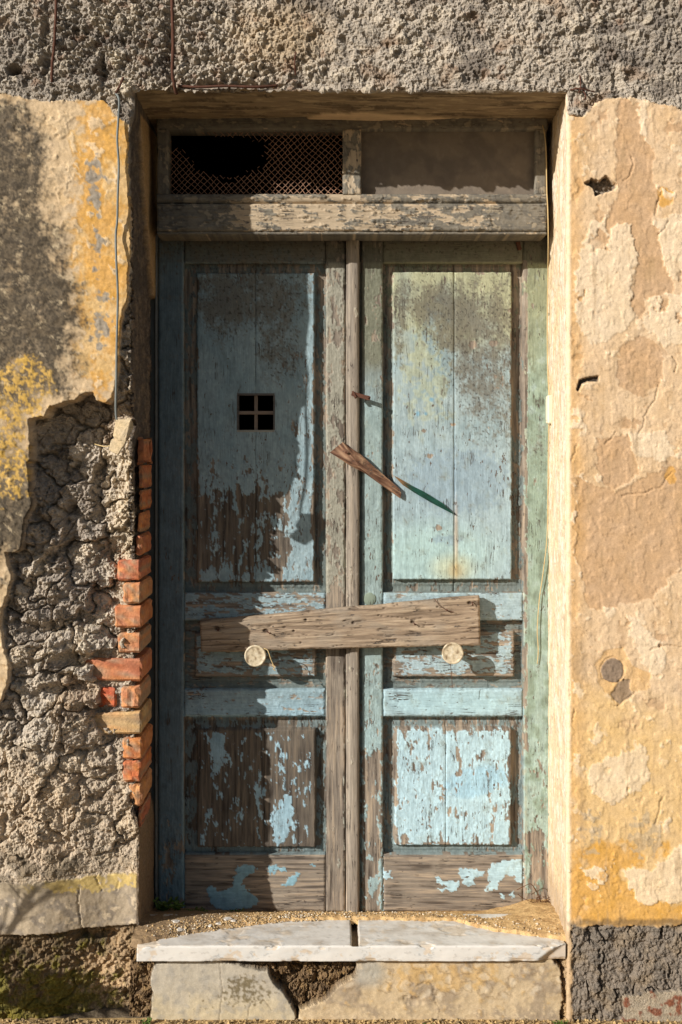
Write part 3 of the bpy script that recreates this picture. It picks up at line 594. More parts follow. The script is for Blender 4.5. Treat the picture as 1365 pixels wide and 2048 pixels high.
# ------------------------------------------------------------------ bricks of the broken corner
def brick(px0, px1, py0, py1, Y0, Y1, colr, seed):
    k = (D + Y0) / F
    x0, x1 = (px0 - CX) * k, (px1 - CX) * k; z0, z1 = (CY - py1) * k + EYE, (CY - py0) * k + EYE
    bm = bmesh.new(); box_bm(x0, x1, Y0, Y1, z0, z1, 0, bm)
    bmesh.ops.bevel(bm, geom=bm.edges[:], offset=.006, segments=1, affect='EDGES')
    bmesh.ops.subdivide_edges(bm, edges=[e for e in bm.edges if e.calc_length() > .02], cuts=3, use_grid_fill=True)
    r = random.Random(seed); sx, sy, sz = r.random() * 50, r.random() * 50, r.random() * 50
    rot = r.uniform(-.03, .03); cz = (z0 + z1) / 2
    for v in bm.verts:
        a, b, c3 = v.co * 75
        n = float(perlin(np.array([a + sx]), np.array([c3 + b + sy]))[0]); n2 = float(perlin(np.array([b * 1.7 + sz]), np.array([c3 * 1.7 - a + sx]))[0])
        v.co += Vector((.0028 * n - (.006 * max(0, n2) if v.co.x < x0 + .012 else 0), .0045 * n2, .0022 * (n - n2)))
        v.co.z += (v.co.x - x1) * rot
    cb = S(*colr)
    def colf(co):
        n = fbm(co[:, 0] * 40 + sx + co[:, 1] * 20, co[:, 2] * 40 + sz, 3, 3)
        c = mix(np.broadcast_to(cb, (len(co), 3)), S(214, 148, 84), ss(.0, .4, n) * .5); c = mix(c, S(150, 76, 48), ss(.0, .5, -n) * .5)
        g = ss(.12, .35, fbm(co[:, 0] * 60 + sz, co[:, 2] * 60 + sx, 5, 2))
        c = mix(c, S(156, 136, 112), g * .75)
        o = np.ones((len(co), 4), np.float32); o[:, :3] = c; return o[:, :3]
    o = bm_obj('brick', bm, M_BRICK, house_wall, smooth=False, col=colf)
    return o
BR = [(284, 878, 925, .12), (282, 931, 976, .115), (281, 981, 1020, .11), (276, 1027, 1065, .10), (272, 1071, 1112, .10), (235, 1120, 1160, .085), (246, 1166, 1207, .075), (230, 1212, 1256, .085),
      (236, 1267, 1306, .085), (170, 1318, 1363, .085), (243, 1373, 1416, .085), (176, 1424, 1468, .08), (245, 1477, 1519, .085), (246, 1523, 1564, .08), (258, 1570, 1613, .085), (278, 1619, 1656, .10)]
BC = [tuple(int(.72 * a_ + .28 * 158) for a_ in q_) for q_ in [(206, 112, 62), (198, 104, 58), (206, 108, 56), (210, 120, 64), (200, 106, 60), (202, 104, 66), (214, 138, 82), (206, 116, 62), (212, 130, 72), (206, 110, 66), (216, 132, 78), (210, 168, 104), (214, 122, 60), (212, 104, 54), (216, 140, 82), (196, 100, 64)]]
for i, (x0, y0, y1, Yf) in enumerate(BR):
    brick(x0, 283.0 + (i * 37 % 5) * .8 - 1.5, y0, y1, Yf + .019, .30, BC[i], i + 3)
brick(184, 233, 1375, 1415, .108, .24, (196, 98, 66), 40)

# ------------------------------------------------------------------ the door: paint and bare wood as functions of photo pixels
YL = .375                                                    # depth of the leaves' faces
YT = .25                                                     # depth of the transom frame's face

BORD = ((368, 653, 526, 1186, 396, 630, 548, 1163), (368, 653, 1241, 1379, 392, 632, 1264, 1351), (368, 653, 1434, 1710, 397, 632, 1455, 1690),
        (766, 1048, 526, 1186, 786, 1022, 546, 1158), (766, 1048, 1241, 1379, 787, 1027, 1262, 1351), (766, 1048, 1434, 1710, 789, 1021, 1453, 1686))
def cover(u, v):
    """how much paint is left (0 bare wood .. 1 whole)"""
    c = np.full(u.shape, .80, np.float32)
    def put(x0, x1, y0, y1, val, f=10):
        nonlocal c
        m = ss(x0 - f, x0 + f, u) * ss(x1 + f, x1 - f, u) * ss(y0 - f, y0 + f, v) * ss(y1 + f, y1 - f, v)
        c = c * (1 - m) + val * m
    L = u < 706
    put(390, 640, 540, 900, .86); put(390, 640, 900, 1010, .62, 40); put(390, 600, 980, 1150, .40, 30); put(580, 640, 700, 1170, .66, 12)
    put(312, 368, 460, 1620, .97, 3); put(312, 368, 1640, 1840, .56, 20)
    put(652, 692, 470, 1180, .56, 2); put(652, 692, 1180, 1840, .20, 12); put(692, 720, 470, 1840, .26, 2)
    put(370, 652, 1183, 1242, .52, 3); put(370, 652, 1242, 1378, .55, 4); put(370, 652, 1378, 1434, .66, 3); put(370, 652, 1436, 1708, .37, 4)
    put(370, 655, 1709, 1840, .02, 2)
    put(722, 766, 470, 700, .62, 3); put(722, 766, 700, 1340, .74, 3); put(722, 766, 1340, 1500, .60, 10); put(722, 766, 1500, 1840, .30, 20)
    put(768, 1046, 470, 1180, .90, 2); put(768, 1048, 1183, 1242, .72, 3); put(768, 1048, 1243, 1376, .56, 4); put(768, 1048, 1378, 1434, .86, 3); put(768, 1048, 1436, 1705, .64, 4)
    put(768, 1050, 1707, 1840, .02, 2)
    put(1050, 1110, 470, 1480, .80, 3); put(1046, 1056, 520, 1500, .42, 2); put(1050, 1110, 1480, 1640, .60, 30); put(1050, 1110, 1660, 1840, .36, 20)
    # sunk borders of the panels: barer wood, darkened to deepen their shade
    for (x0, x1, y0, y1, a, b, cc_, d) in BORD:
        ins = (u > x0) & (u < x1) & (v > y0) & (v < y1); fld = np.minimum(np.minimum(u - a, b - u), np.minimum(v - cc_, d - v))
        m = ins * ss(1.5, -2.5, fld); c = c * (1 - m) + m * np.where(v > d, .60, .50)
        m = ins * ss(-3, 1, fld) * ss(9, 2, fld); c = c - .22 * m
    # what is left on the bottom rails
    def keep(pts, val=.95):
        nonlocal c
        d = sdf(pts, u + 5 * perlin(u / 9, v / 9, 3) + 3 * perlin(u / 4, v / 4, 5), v + 5 * perlin(u / 9, v / 9, 4)); m = ss(-1.5, 1.5, d); c = c * (1 - m) + val * m
    keep([(412, 1775), (425, 1770), (440, 1785), (465, 1772), (472, 1740), (485, 1728), (515, 1735), (512, 1745), (486, 1755), (484, 1770), (510, 1790), (520, 1805), (500, 1815), (450, 1822), (425, 1810)])
    keep([(536, 1733), (552, 1730), (572, 1737), (572, 1742), (552, 1742), (540, 1752)]); keep([(560, 1768), (572, 1765), (590, 1745), (600, 1745), (596, 1762), (575, 1773)]); keep([(620, 1728), (633, 1726), (632, 1733)])
    keep([(865, 1755), (872, 1751), (890, 1762), (918, 1762), (920, 1770), (912, 1782), (874, 1780), (895, 1773)]); keep([(917, 1740), (930, 1736), (970, 1740), (968, 1750), (948, 1755), (952, 1768), (932, 1772)])
    keep([(975, 1750), (985, 1725), (1040, 1718), (1050, 1725), (1046, 1765), (1036, 1765), (1030, 1752), (1010, 1750), (990, 1780), (970, 1782), (980, 1765)])
    keep([(1018, 1788), (1028, 1783), (1034, 1792), (1022, 1798)]); keep([(1000, 1790), (1010, 1790), (1010, 1796), (1000, 1796)]); keep([(768, 1745), (780, 1742), (783, 1755), (770, 1758)])
    keep([(735, 1765), (758, 1745), (760, 1765), (745, 1795), (738, 1785)], .8)
    keep([(470, 1690), (545, 1690), (535, 1708), (470, 1706)], .8); keep([(782, 1685), (930, 1685), (928, 1706), (782, 1702)], .75)
    keep([(420, 1480), (430, 1460), (452, 1465), (450, 1520), (432, 1545)], .8); keep([(560, 1600), (580, 1580), (590, 1620), (575, 1670), (555, 1690), (545, 1650)], .72)
    # scraped patches on the good panel
    c = c - .5 * (blob(u, v, 945, 690, 8, 10) + blob(u, v, 985, 688, 10, 6) + blob(u, v, 857, 912, 14, 6) + blob(u, v, 1000, 780, 14, 40) * .3 + blob(u, v, 875, 1055, 8, 7))
    c = c - .55 * blob(u, v, 905, 850, 5, 4) - .5 * blob(u, v, 848, 862, 6, 4) - .12 * blob(u, v, 1000, 660, 60, 200) - .1 * blob(u, v, 905, 600, 70, 60)
    return c

def paint_colour(u, v):
    n = fbm(u / 70, v / 90, 100, 4); m = fbm(u / 22, v / 30, 101, 4); k = fbm(u / 7, v / 9, 102, 3)
    c = np.broadcast_to(S(154, 170, 170), u.shape + (3,)).copy()
    c = mix(c, S(128, 150, 154), ss(-.1, .4, n) * .6)
    R = ss(715, 725, u)
    # right leaf: yellowed at the top, bluer towards the bottom
    c = mix(c, S(172, 170, 132), R * np.clip(ss(760, 560, v + 120 * n), 0, 1) * .85)
    c = mix(c, S(176, 176, 128), R * ss(.05, .3, blob(u, v, 850, 720, 55, 150) * .4 - .16 + m * .45 + k * .3) * .45)
    c = mix(c, S(156, 176, 182), R * ss(720, 1000, v) * .7)
    c = mix(c, S(168, 196, 190), R * blob(u, v, 860, 1110, 120, 60) * .7)
    c = mix(c, S(132, 152, 164), R * ss(.1, .3, blob(u, v, 900, 960, 90, 70) * .55 + blob(u, v, 970, 960, 50, 60) * .3 + blob(u, v, 890, 1080, 30, 12) * .5 - .16 + m * .4 + k * .3) * .65)
    c = mix(c, S(174, 202, 210), R * ss(1430, 1445, v) * .85)
    c = mix(c, S(154, 190, 206), R * ss(1430, 1445, v) * ss(.1, .35, blob(u + .6 * (v - 1560), v, 950, 1560, 60, 30) * .5 + m * .25) * .8)
    c = mix(c, S(166, 198, 204), R * blob(u, v, 900, 1405, 150, 30) * .7)
    c = mix(c, S(146, 164, 140), R * ss(1046, 1052, u) * .75)
    c = mix(c, S(150, 146, 110), R * ss(1046, 1052, u) * ss(700, 560, v) * .6)
    c = mix(c, S(122, 128, 106), R * ss(.0, .3, ss(768, 760, u) * ss(760, 640, v) + .2 * m) * .8)
    c = mix(c, S(120, 158, 176), blob(u, v, 835, 828, 4, 5) + blob(u, v, 862, 800, 4, 4) + blob(u, v, 851, 828, 3, 3))
    # rust run below the seam
    c = mix(c, S(178, 128, 66), blob(u, v + 10 * k, 911, 1080, 4, 70) * .45 + blob(u, v, 910, 1140, 14, 14) * .5)
    c = mix(c, S(186, 178, 130), R * blob(u, v, 905, 1135, 40, 25) * .5)
    # left leaf
    Lf = 1 - R
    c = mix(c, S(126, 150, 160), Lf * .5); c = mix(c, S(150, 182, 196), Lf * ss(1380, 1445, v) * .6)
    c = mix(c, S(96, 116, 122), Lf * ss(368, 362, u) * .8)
    c = mix(c, S(70, 104, 122), Lf * blob(u, v, 345, 1630, 16, 14) * .8)
    c = mix(c, S(118, 160, 172), Lf * ss(1709, 1712, v) * .6)
    c = mix(c, S(150, 142, 122), Lf * ss(650, 654, u) * .85); c = mix(c, S(176, 164, 142), Lf * ss(690, 694, u) * .6)
    c = mix(c, S(172, 192, 190), R * ss(1046, 1052, u) * ss(.0, .35, m + .3 * ss(1100, 1500, v) - .1) * .6); c = mix(c, S(112, 118, 98), R * ss(1046, 1052, u) * ss(.1, .4, -m + .3 * k) * .6)
    c = mix(c, S(190, 176, 146), ss(1058, 1050, u) * ss(1044, 1047, u) * ss(-.1, .3, m) * .7)
    # greyer, dirtier coats on the framing
    g1 = fbm(u / 16, v / 34, 108, 4)
    c = mix(c, S(112, 112, 96), R * ss(768, 764, u) * ss(860, 700, v + 60 * n) * .85); c = mix(c, S(134, 150, 142), R * ss(768, 764, u) * ss(760, 860, v) * .6)
    c = mix(c, S(134, 138, 112), R * ss(1046, 1050, u) * ss(820, 640, v + 60 * n) * .7); c = mix(c, S(130, 146, 130), R * ss(1046, 1050, u) * ss(700, 900, v) * .5)
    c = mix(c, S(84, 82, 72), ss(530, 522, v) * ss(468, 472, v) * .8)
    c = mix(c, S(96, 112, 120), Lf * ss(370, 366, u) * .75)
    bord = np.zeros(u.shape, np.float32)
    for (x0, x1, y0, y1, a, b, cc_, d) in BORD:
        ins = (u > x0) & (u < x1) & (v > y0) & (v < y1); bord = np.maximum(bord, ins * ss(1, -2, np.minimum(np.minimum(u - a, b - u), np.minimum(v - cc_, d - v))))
    c = mix(c, S(92, 94, 84), bord * .75)  # sunk borders: grey-green coat, kept dark to deepen the recess shade
    c = mix(c, np.clip(c * .66, 0, 1), ss(.05, .4, g1) * .38); 
    # mould and grime with shapes of their own
    mo = blob(u, v, 845, 600, 60, 40) * .6 + blob(u, v, 890, 640, 60, 60) * .7 + blob(u, v, 960, 720, 70, 90) * .8 + blob(u, v, 940, 600, 40, 50) * .5 + blob(u, v, 1000, 610, 25, 60) * .6 + blob(u, v, 980, 840, 50, 60) * .45 + blob(u, v, 800, 650, 12, 90) * .6 + blob(u, v, 900, 480, 300, 30) * .7
    mo = mo + Lf * (blob(u, v, 500, 590, 120, 60) * .9 + blob(u, v, 560, 700, 40, 60) * .7 + blob(u, v, 450, 640, 40, 60) * .4 + blob(u, v, 560, 490, 250, 36) * .8) + blob(u, v, 1078, 900, 16, 50) * .4
    c = mix(c, S(98, 92, 80), ss(.15, 1.05, mo + m * .65 + k * .45 + .3 * fbm(u / 3.5, v / 4.5, 106, 2)) * .82)
    dots = ss(.36, .46, fbm(u / 5.5, v / 6.5, 105, 2)) * ss(.1, .5, mo)
    c = mix(c, S(62, 58, 52), dots * .7)
    return c * (1 + .13 * k[..., None] + .13 * m[..., None] + .06 * perlin(u / 2.6, v / 6, 107)[..., None])

def wood_colour(u, v, g):
    a, b = (u, v) if g == 'v' else (v, u)
    w = fbm(a / 7 + .4 * fbm(a / 40, b / 260, 111, 2), b / 150, 110, 4, .6); w2 = fbm(a / 2.6, b / 60, 112, 2); w3 = fbm(u / 60, v / 60, 113, 3)
    c = np.broadcast_to(S(130, 119, 106), u.shape + (3,)).copy()
    c = mix(c, S(168, 150, 128), ss(.0, .45, w) * .85); c = mix(c, S(70, 60, 52), ss(.0, .5, -w) * .8)
    c = mix(c, S(150, 138, 122), ss(.0, .5, w3) * .5)
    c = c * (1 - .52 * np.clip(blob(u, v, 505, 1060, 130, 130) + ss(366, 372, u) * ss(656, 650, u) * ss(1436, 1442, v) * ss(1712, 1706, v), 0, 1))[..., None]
    c = mix(c, S(158, 147, 132), ss(692, 695, u) * ss(721, 718, u) * .5)
    return c * (1 + .22 * w2[..., None]), w, w2

def door_fields(u, v, g, cov_add=0.0, paint=None, cov=None):
    cv = (cover(u, v) if cov is None else cov) + cov_add
    if g == 'v': n = .50 * fbm(u / 22, v / 48, 119, 3) + .38 * fbm(u / 9, v / 26, 120, 3) + .30 * fbm(u / 4, v / 10, 121, 3)
    else: n = .45 * fbm(u / 50, v / 18, 118, 3) + .40 * fbm(u / 30, v / 9, 122, 3) + .35 * fbm(u / 11, v / 4, 123, 3)
    t = (cv - .5) * 1.5 + n * .85
    p = ss(-.035, .035, t)
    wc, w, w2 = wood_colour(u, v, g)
    if paint is not None: wc = mix(wc, S(196, 174, 142), np.full(u.shape, .6))
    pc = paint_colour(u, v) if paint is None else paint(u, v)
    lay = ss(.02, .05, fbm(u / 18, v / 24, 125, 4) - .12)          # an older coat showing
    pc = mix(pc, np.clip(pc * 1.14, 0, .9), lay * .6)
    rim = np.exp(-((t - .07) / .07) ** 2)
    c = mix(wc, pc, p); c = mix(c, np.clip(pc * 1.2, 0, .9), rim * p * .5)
    h = p * (.0010 + .0012 * rim) + .0004 * lay * p + (1 - p) * (.0007 * w + .0005 * w2) + p * .0004 * w
    h = h + p * .0009 * ss(.25, .5, fbm(u / 5, v / 7, 126, 2)) * ss(1.05, .6, cv)
    return h, c

def board(name, x0, x1, y0, y1, Yf, thick, g, parent, wear=1.0, profile=None, hole=None, paint=None, cov=None, lift=None, step=1.7, label=None, m=None):
    nu = max(4, int(round((x1 - x0) / step)) + 1); nv = max(4, int(round((y1 - y0) / step)) + 1)
    u = np.linspace(x0, x1, nu); v = np.linspace(y0, y1, nv); U, V = np.meshgrid(u, v)
    h, c = door_fields(U, V, g, paint=paint, cov=None if cov is None else cov(U, V))
    e = np.minimum(np.minimum(U - x0, x1 - U), np.minimum(V - y0, y1 - V))
    en = e + (perlin(U / 14, V / 14, 130) * 1.5 + perlin(U / 5, V / 5, 131)) * wear
    h = h - .0045 * wear * (1 - ss(-.5, 3.6, en))
    wob = perlin(U / 120, V / 160, 133) * .0012
    h = h + wob
    if profile is not None: h = h + profile(U, V)
    if lift is not None: h = h + lift(U, V)
    jx = perlin(V / 40, U * 0 + x0, 135) * .7 * ((U < x0 + 1) | (U > x1 - 1)); 
    k = (D + Yf) / F
    P = np.stack([(U + jx - CX) * k, Yf - h, (CY - V) * k + EYE], -1)
    keep = None
    if hole is not None:
        uc = (U[:-1, :-1] + U[1:, 1:]) / 2; vc = (V[:-1, :-1] + V[1:, 1:]) / 2
        keep = ~((uc > hole[0]) & (uc < hole[1]) & (vc > hole[2]) & (vc < hole[3]))
    o = sheet(name, P, c, m or (M_WV if g == 'v' else M_WH), parent, keep, back=(0, thick, 0))
    if label: o['label'] = label
    return o

def raised(x0, x1, y0, y1, hgt=.023, skew=0):
    def f(U, V):
        j = perlin(U / 9, V / 9, 140) * .8
        d = np.minimum(np.minimum(U - x0, x1 - U), np.minimum(V - y0, y1 - V)) + j
        return hgt * ss(-2.2, 1.6, d) + .003 * ss(-14, -10, d) * ss(0, -3, d)
    return f

def seams(xs):
    def f(U, V):
        r = 0
        for x in xs: r = r - .006 * (1 - ss(.3, 2.0, np.abs(U - x - perlin(V / 60, V * 0, 141) * 1.2)))
        return r
    return f

def leaf(name, label, xb, px, sx, hole=None):
    """xb = (outer left, outer right) of the leaf, px = panel opening, sx = stile order"""
    x0, x1 = xb; a, b = px
    base = W((x0 + x1) / 2, 1822, YL)
    t = thing(name, label, 'door', base, 'double door leaves')
    T = .045
    sl = board('stile', x0, a, 473, 1824, YL, T, 'v', t); sr = board('stile', b, x1, 473, 1824, YL, T, 'v', t)
    board('rail', a + .6, b - .6, 474, 526, YL + .001, T, 'h', t); board('rail', a + .6, b - .6, 1185, 1241, YL + .001, T, 'h', t)
    board('rail', a + .6, b - .6, 1379, 1433, YL + .001, T, 'h', t); board('rail', a + .6, b - .6, 1709, 1823, YL + .001, T, 'h', t, wear=.7)
    return t

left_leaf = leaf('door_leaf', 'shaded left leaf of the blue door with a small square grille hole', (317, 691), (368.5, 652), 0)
right_leaf = leaf('door_leaf', 'sunlit right leaf of the blue door with pale yellowed paint', (724, 1101), (766.5, 1047), 0)
YB = YL + .029                                               # depth of the panels' sunk borders
# left leaf panels
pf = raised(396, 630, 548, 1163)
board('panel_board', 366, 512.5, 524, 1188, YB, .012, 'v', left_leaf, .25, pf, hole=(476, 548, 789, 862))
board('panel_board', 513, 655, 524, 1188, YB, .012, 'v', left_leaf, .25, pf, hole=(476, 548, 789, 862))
board('panel', 366, 655, 1238, 1382, YB, .012, 'h', left_leaf, .25, raised(392, 632, 1264, 1351))
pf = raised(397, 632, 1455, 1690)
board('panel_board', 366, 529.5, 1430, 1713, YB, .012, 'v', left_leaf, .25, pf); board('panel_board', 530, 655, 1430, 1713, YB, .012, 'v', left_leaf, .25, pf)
# right leaf panels
pf = raised(786, 1022, 546, 1158)
board('panel_board', 764, 907.0, 524, 1188, YB, .012, 'v', right_leaf, .4, pf); board('panel_board', 908, 1050, 524, 1188, YB, .012, 'v', right_leaf, .4, pf)
board('panel', 764, 1050, 1238, 1382, YB, .012, 'h', right_leaf, .25, raised(787, 1027, 1262, 1351))
pf = raised(789, 1021, 1453, 1686)
board('panel_board', 764, 890.5, 1430, 1713, YB, .012, 'v', right_leaf, .25, pf); board('panel_board', 891, 1050, 1430, 1713, YB, .012, 'v', right_leaf, .25, pf)
# meeting bead on the left leaf, rebate behind the gap on the right leaf
def bead(U, V):
    x = (U - 706) / 13.0
    return .008 * np.sqrt(np.clip(1 - np.abs(x) ** 2.6, 0, 1)) - .004 * np.exp(-((U - 697) / 1.6) ** 2)
board('meeting_bead', 692.5, 719, 475, 1826, YL - .013, .05, 'v', left_leaf, .5, bead, step=1.6)
board('rebate', 718, 728, 474, 1824, YL + .018, .03, 'v', right_leaf, .3)

# small grille hole: sides of the hole and two crossed bars
def prism(name, x0, x1, y0, y1, Y0, Y1, m, parent, bevel=.001, col=None, smooth=False):
    k = (D + Y0) / F
    bm = box_bm((x0 - CX) * k, (x1 - CX) * k, Y0, Y1, (CY - y1) * k + EYE, (CY - y0) * k + EYE, bevel)
    return bm_obj(name, bm, m, parent, smooth=smooth, col=col)
gf = prism('grille', 474.5, 549.5, 786.5, 790.5, YL + .004, YL + .045, M_WH, left_leaf, 0, S(96, 92, 88))
prism('side', 474.5, 549.5, 860, 864, YL + .004, YL + .045, M_WH, gf, 0, S(150, 148, 138)); prism('side', 474, 477.5, 790.6, 859.9, YL + .004, YL + .045, M_WH, gf, 0, S(96, 92, 88)); prism('side', 547, 550.5, 790.6, 859.9, YL + .004, YL + .045, M_WH, gf, 0, S(96, 92, 88))
prism('bar', 509, 516, 789, 862, YL + .014, YL + .022, M_WV, gf, .001, S(128, 112, 98)); prism('bar', 476, 549, 822, 829, YL + .010, YL + .0138, M_WH, gf, .001, S(128, 112, 98))

# ------------------------------------------------------------------ transom frame above the leaves
tf = thing('transom_frame', 'grey peeling wooden transom frame above the blue double door', 'door frame', W(700, 465, YT))
def grey_paint(u, v):
    m = fbm(u / 26, v / 20, 150, 4)
    c = mix(np.broadcast_to(S(118, 111, 98), u.shape + (3,)), S(96, 92, 84), ss(-.2, .3, m)); return mix(c, S(164, 150, 126), ss(.2, .4, m) * .6)
cv6 = lambda a: (lambda U, V: np.full(U.shape, a, np.float32))
def rail_cov(U, V): return .57 + .16 * ss(470, 400, U) - .18 * blob(U, V, 640, 430, 150, 40) + .18 * blob(U, V, 1050, 430, 60, 50)
def curl(U, V):
    n = fbm(U / 26, V / 8, 155, 4, .6); return .0045 * ss(.10, .34, n) * ss(.05, .3, fbm(U / 40, V / 22, 156, 2) + .14)
board('transom_rail', 314, 1094, 407, 462, YT, .12, 'h', tf, 1.0, None, paint=grey_paint, cov=rail_cov, lift=curl, step=1.7)
board('rail_moulding', 314, 1094, 388, 406.5, YT + .008, .10, 'h', tf, .8, lambda U, V: .006 * np.sin(np.clip((V - 388) / 18, 0, 1) * np.pi), paint=grey_paint, cov=rail_cov, lift=curl, step=1.7)
board('drip_edge', 314, 1094, 462.5, 469, YT + .006, .11, 'h', tf, .4, paint=grey_paint, cov=cv6(.7))
board('head', 314, 1096, 230, 259, YT + .012, .07, 'h', tf, .5, paint=grey_paint, cov=cv6(.72))
board('post', 315, 337, 258, 389, YT + .010, .07, 'v', tf, .6, paint=grey_paint, cov=cv6(.75)); board('post', 1071, 1093, 258, 389, YT + .010, .07, 'v', tf, .6, paint=grey_paint, cov=cv6(.75))
board('mullion', 686, 723, 258, 389, YT + .004, .07, 'v', tf, .8, paint=grey_paint, cov=cv6(.5))
board('jamb_post', 293, 316.2, 470, 1826, YL + .010, .04, 'v', tf, .4, lambda U, V: -.012 * ss(311, 308, U), paint=lambda u, v: mix(np.broadcast_to(S(96, 100, 96), u.shape + (3,)), S(150, 148, 138), ss(310, 312, u)), cov=cv6(.85))
def brown(u, v):
    m = fbm(u / 60, v / 60, 160, 4); return mix(np.broadcast_to(S(122, 110, 96), u.shape + (3,)), S(108, 98, 87), ss(-.2, .3, m))
board('infill_board', 721, 1073, 256, 391, YT + .040, .012, 'h', tf, 0, paint=brown, cov=cv6(2.6), m=M_BOARD, label='plain brown infill board behind the right transom light')
# torn expanded wire mesh
HOLE = [(330, 250), (400, 262), (408, 270), (440, 268), (470, 280), (505, 272), (530, 290), (528, 318), (520, 340), (492, 345), (460, 358), (430, 352), (405, 340), (385, 325), (365, 302), (345, 290), (330, 275)]
bm = bmesh.new(); pitch = 12.4; r = random.Random(5)
x0, x1, y0, y1 = 334, 688, 256, 391
for sgn in (1, -1):
    for i in range(-14, 60):
        cpx = x0 + i * pitch; run = []
        n = 40
        for k in range(n + 1):
            y = y0 + (y1 - y0) * k / n; x = cpx + sgn * (y - y0) * .98 + (0 if sgn > 0 else 0)
            inside = x0 <= x <= x1
            if inside:
                d = sdf(HOLE, np.array([x + 8 * math.sin(y * .31 + i * 1.7)]), np.array([y + 7 * math.sin(x * .4 + i)]))[0]; inside = d < 0
            if inside:
                sag = .006 * math.sin(x * .02) + .003 * math.sin(y * .09 + x * .03)
                run.append(W(x + 1.3 * math.sin(y * .07 + x * .045) + .9 * math.sin(x * .13 + i), y + 1.2 * math.sin(x * .06 + y * .05), YT + .042 + sag + (.0011 if sgn > 0 else -.0011) * (1 if (k % 4 < 2) else -1)))
            if (not inside or k == n) and len(run) > 1:
                tube(bm, run, .00115, 4, False); run = []
            elif not inside: run = []
wm = bm_obj('wire_mesh', bm, M_MESH, tf, smooth=True); wm['label'] = 'rusty diamond wire mesh torn open in its middle'

# ------------------------------------------------------------------ doorstep: riser with old render, marble slab on top
ZS = EYE - (1888 - CY) / 700                                  # top of the slab
step_ = thing('doorstep', 'low mottled masonry riser with a broken-out hole under the marble slab', 'doorstep', (0.03, .1, 0))
u = np.arange(256, 1152, 2.0); v = np.arange(1906, 2062, 2.0); U, V = np.meshgrid(u, v)
j1 = fbm(U / 24, V / 24, 201, 4) * 7 + perlin(U / 5, V / 5, 202) * 2; j2 = fbm(U / 24, V / 24, 203, 4) * 7 + perlin(U / 5, V / 5, 204) * 2
n1 = fbm(U / 60, V / 50, 205, 4); n2 = fbm(U / 22, V / 20, 206, 4); n3 = fbm(U / 8, V / 8, 207, 3)
wB = worley(U / 26 + n2 * .2, V / 24, 208); fB = facets(wB, .9); grit = np.abs(perlin(U / 5, V / 5, 209)) + .7 * np.abs(perlin(U / 9, V / 9, 210))
A = ss(-1.2, 1.2, sdf([(312, 1924), (440, 1920), (535, 1944), (552, 1972), (577, 2000), (590, 2024), (600, 2070), (300, 2070), (304, 1985), (300, 1960)], U + j1 * .6, V + j2 * .6))
B = ss(-1.2, 1.2, sdf([(712, 1912), (1100, 1914), (1122, 1935), (1127, 2000), (1120, 2032), (1128, 2070), (590, 2070), (600, 2018), (650, 2000), (672, 1975), (690, 1962), (712, 1950)], U + j1 * .7, V + j2 * .7))
h = -.032 + .016 * fB + .012 * (grit - .4) + .01 * n2 + .02 * ss(1120, 1135, U)
c = mix(np.broadcast_to(S(132, 108, 80), U.shape + (3,)), S(98, 78, 56), ss(-.2, .3, n2)); c = mix(c, S(170, 140, 96), ss(.1, .4, n3) * .5); c = mix(c, S(188, 160, 122), ss(1118, 1130, U) * .8)
hA = .002 + .002 * n1 + .0008 * n2 + .0004 * n3
cA = mix(np.broadcast_to(S(176, 166, 148), U.shape + (3,)), S(196, 178, 142), ss(1960, 2040, V + 40 * n1) * .7); cA = mix(cA, S(150, 144, 134), ss(.0, .4, n2) * .5)
cA = mix(cA, S(98, 84, 52), ss(.12, .34, blob(U, V, 500, 1985, 50, 30) * .35 + blob(U, V, 420, 2000, 40, 25) * .2 + blob(U, V, 480, 1960, 30, 20) * .2 - .14 + n3 * .4) * .8)
hB = .003 + .003 * n1 + .0015 * n2 + .0006 * n3
wr = worley(U / 34 + n2 * .3, V / 30 + n1 * .4, 215)
cB = mix(np.broadcast_to(S(190, 168, 134), U.shape + (3,)), S(160, 142, 118), ss(-.1, .3, n1 + .3 * n2)); cB = mix(cB, S(198, 160, 98), ss(.05, .35, n2 * .6 + blob(U, V, 880, 1950, 130, 30) * .4 - .1) * .6)
ring = 1 - ss(.0, .07, np.abs(wr[0] - .34 - .1 * n3)); cB = mix(cB, S(134, 112, 86), ring * ss(.1, .5, blob(U, V, 900, 1950, 210, 45)) * .6); cB = mix(cB, S(206, 190, 164), (1 - ss(.12, .25, wr[0])) * ss(.1, .5, blob(U, V, 900, 1955, 200, 45)) * .5)
cB = mix(cB, S(168, 164, 152), blob(U + j1, V + j2, 740, 1945, 30, 26) * .8); cB = mix(cB, S(206, 184, 148), ss(.15, .4, n3 + .4 * n2) * ss(1990, 2030, V) * .7)
ck = np.minimum(line_d([(440, 1925), (445, 1970), (440, 2040)], U + j1 * .5, V + j2 * .5), line_d([(495, 2045), (502, 2005), (528, 2000), (545, 2020)], U + j1 * .4, V + j2 * .4))
ck = np.minimum(ck, line_d([(815, 1968), (860, 1965), (875, 2000), (880, 2040)], U + j1, V + j2)); ck = 1 - ss(.3, 1.6, ck)
h = h * (1 - A) + hA * A; c = mix(c, cA, A); h = h * (1 - B) + hB * B; c = mix(c, cB, B); h -= .002 * ck; c = mix(c, S(110, 92, 70), ck * .4)
h -= .008 * blob(U + j1, V + j2, 825, 2000, 18, 8)
Yr = .012; k = (D + Yr) / F
P = np.stack([(U - CX) * k, Yr - h, (CY - V) * k + EYE], -1)
lab = np.where(A > .5, 1, np.where(B > .5, 2, 0))[:-1, :-1]
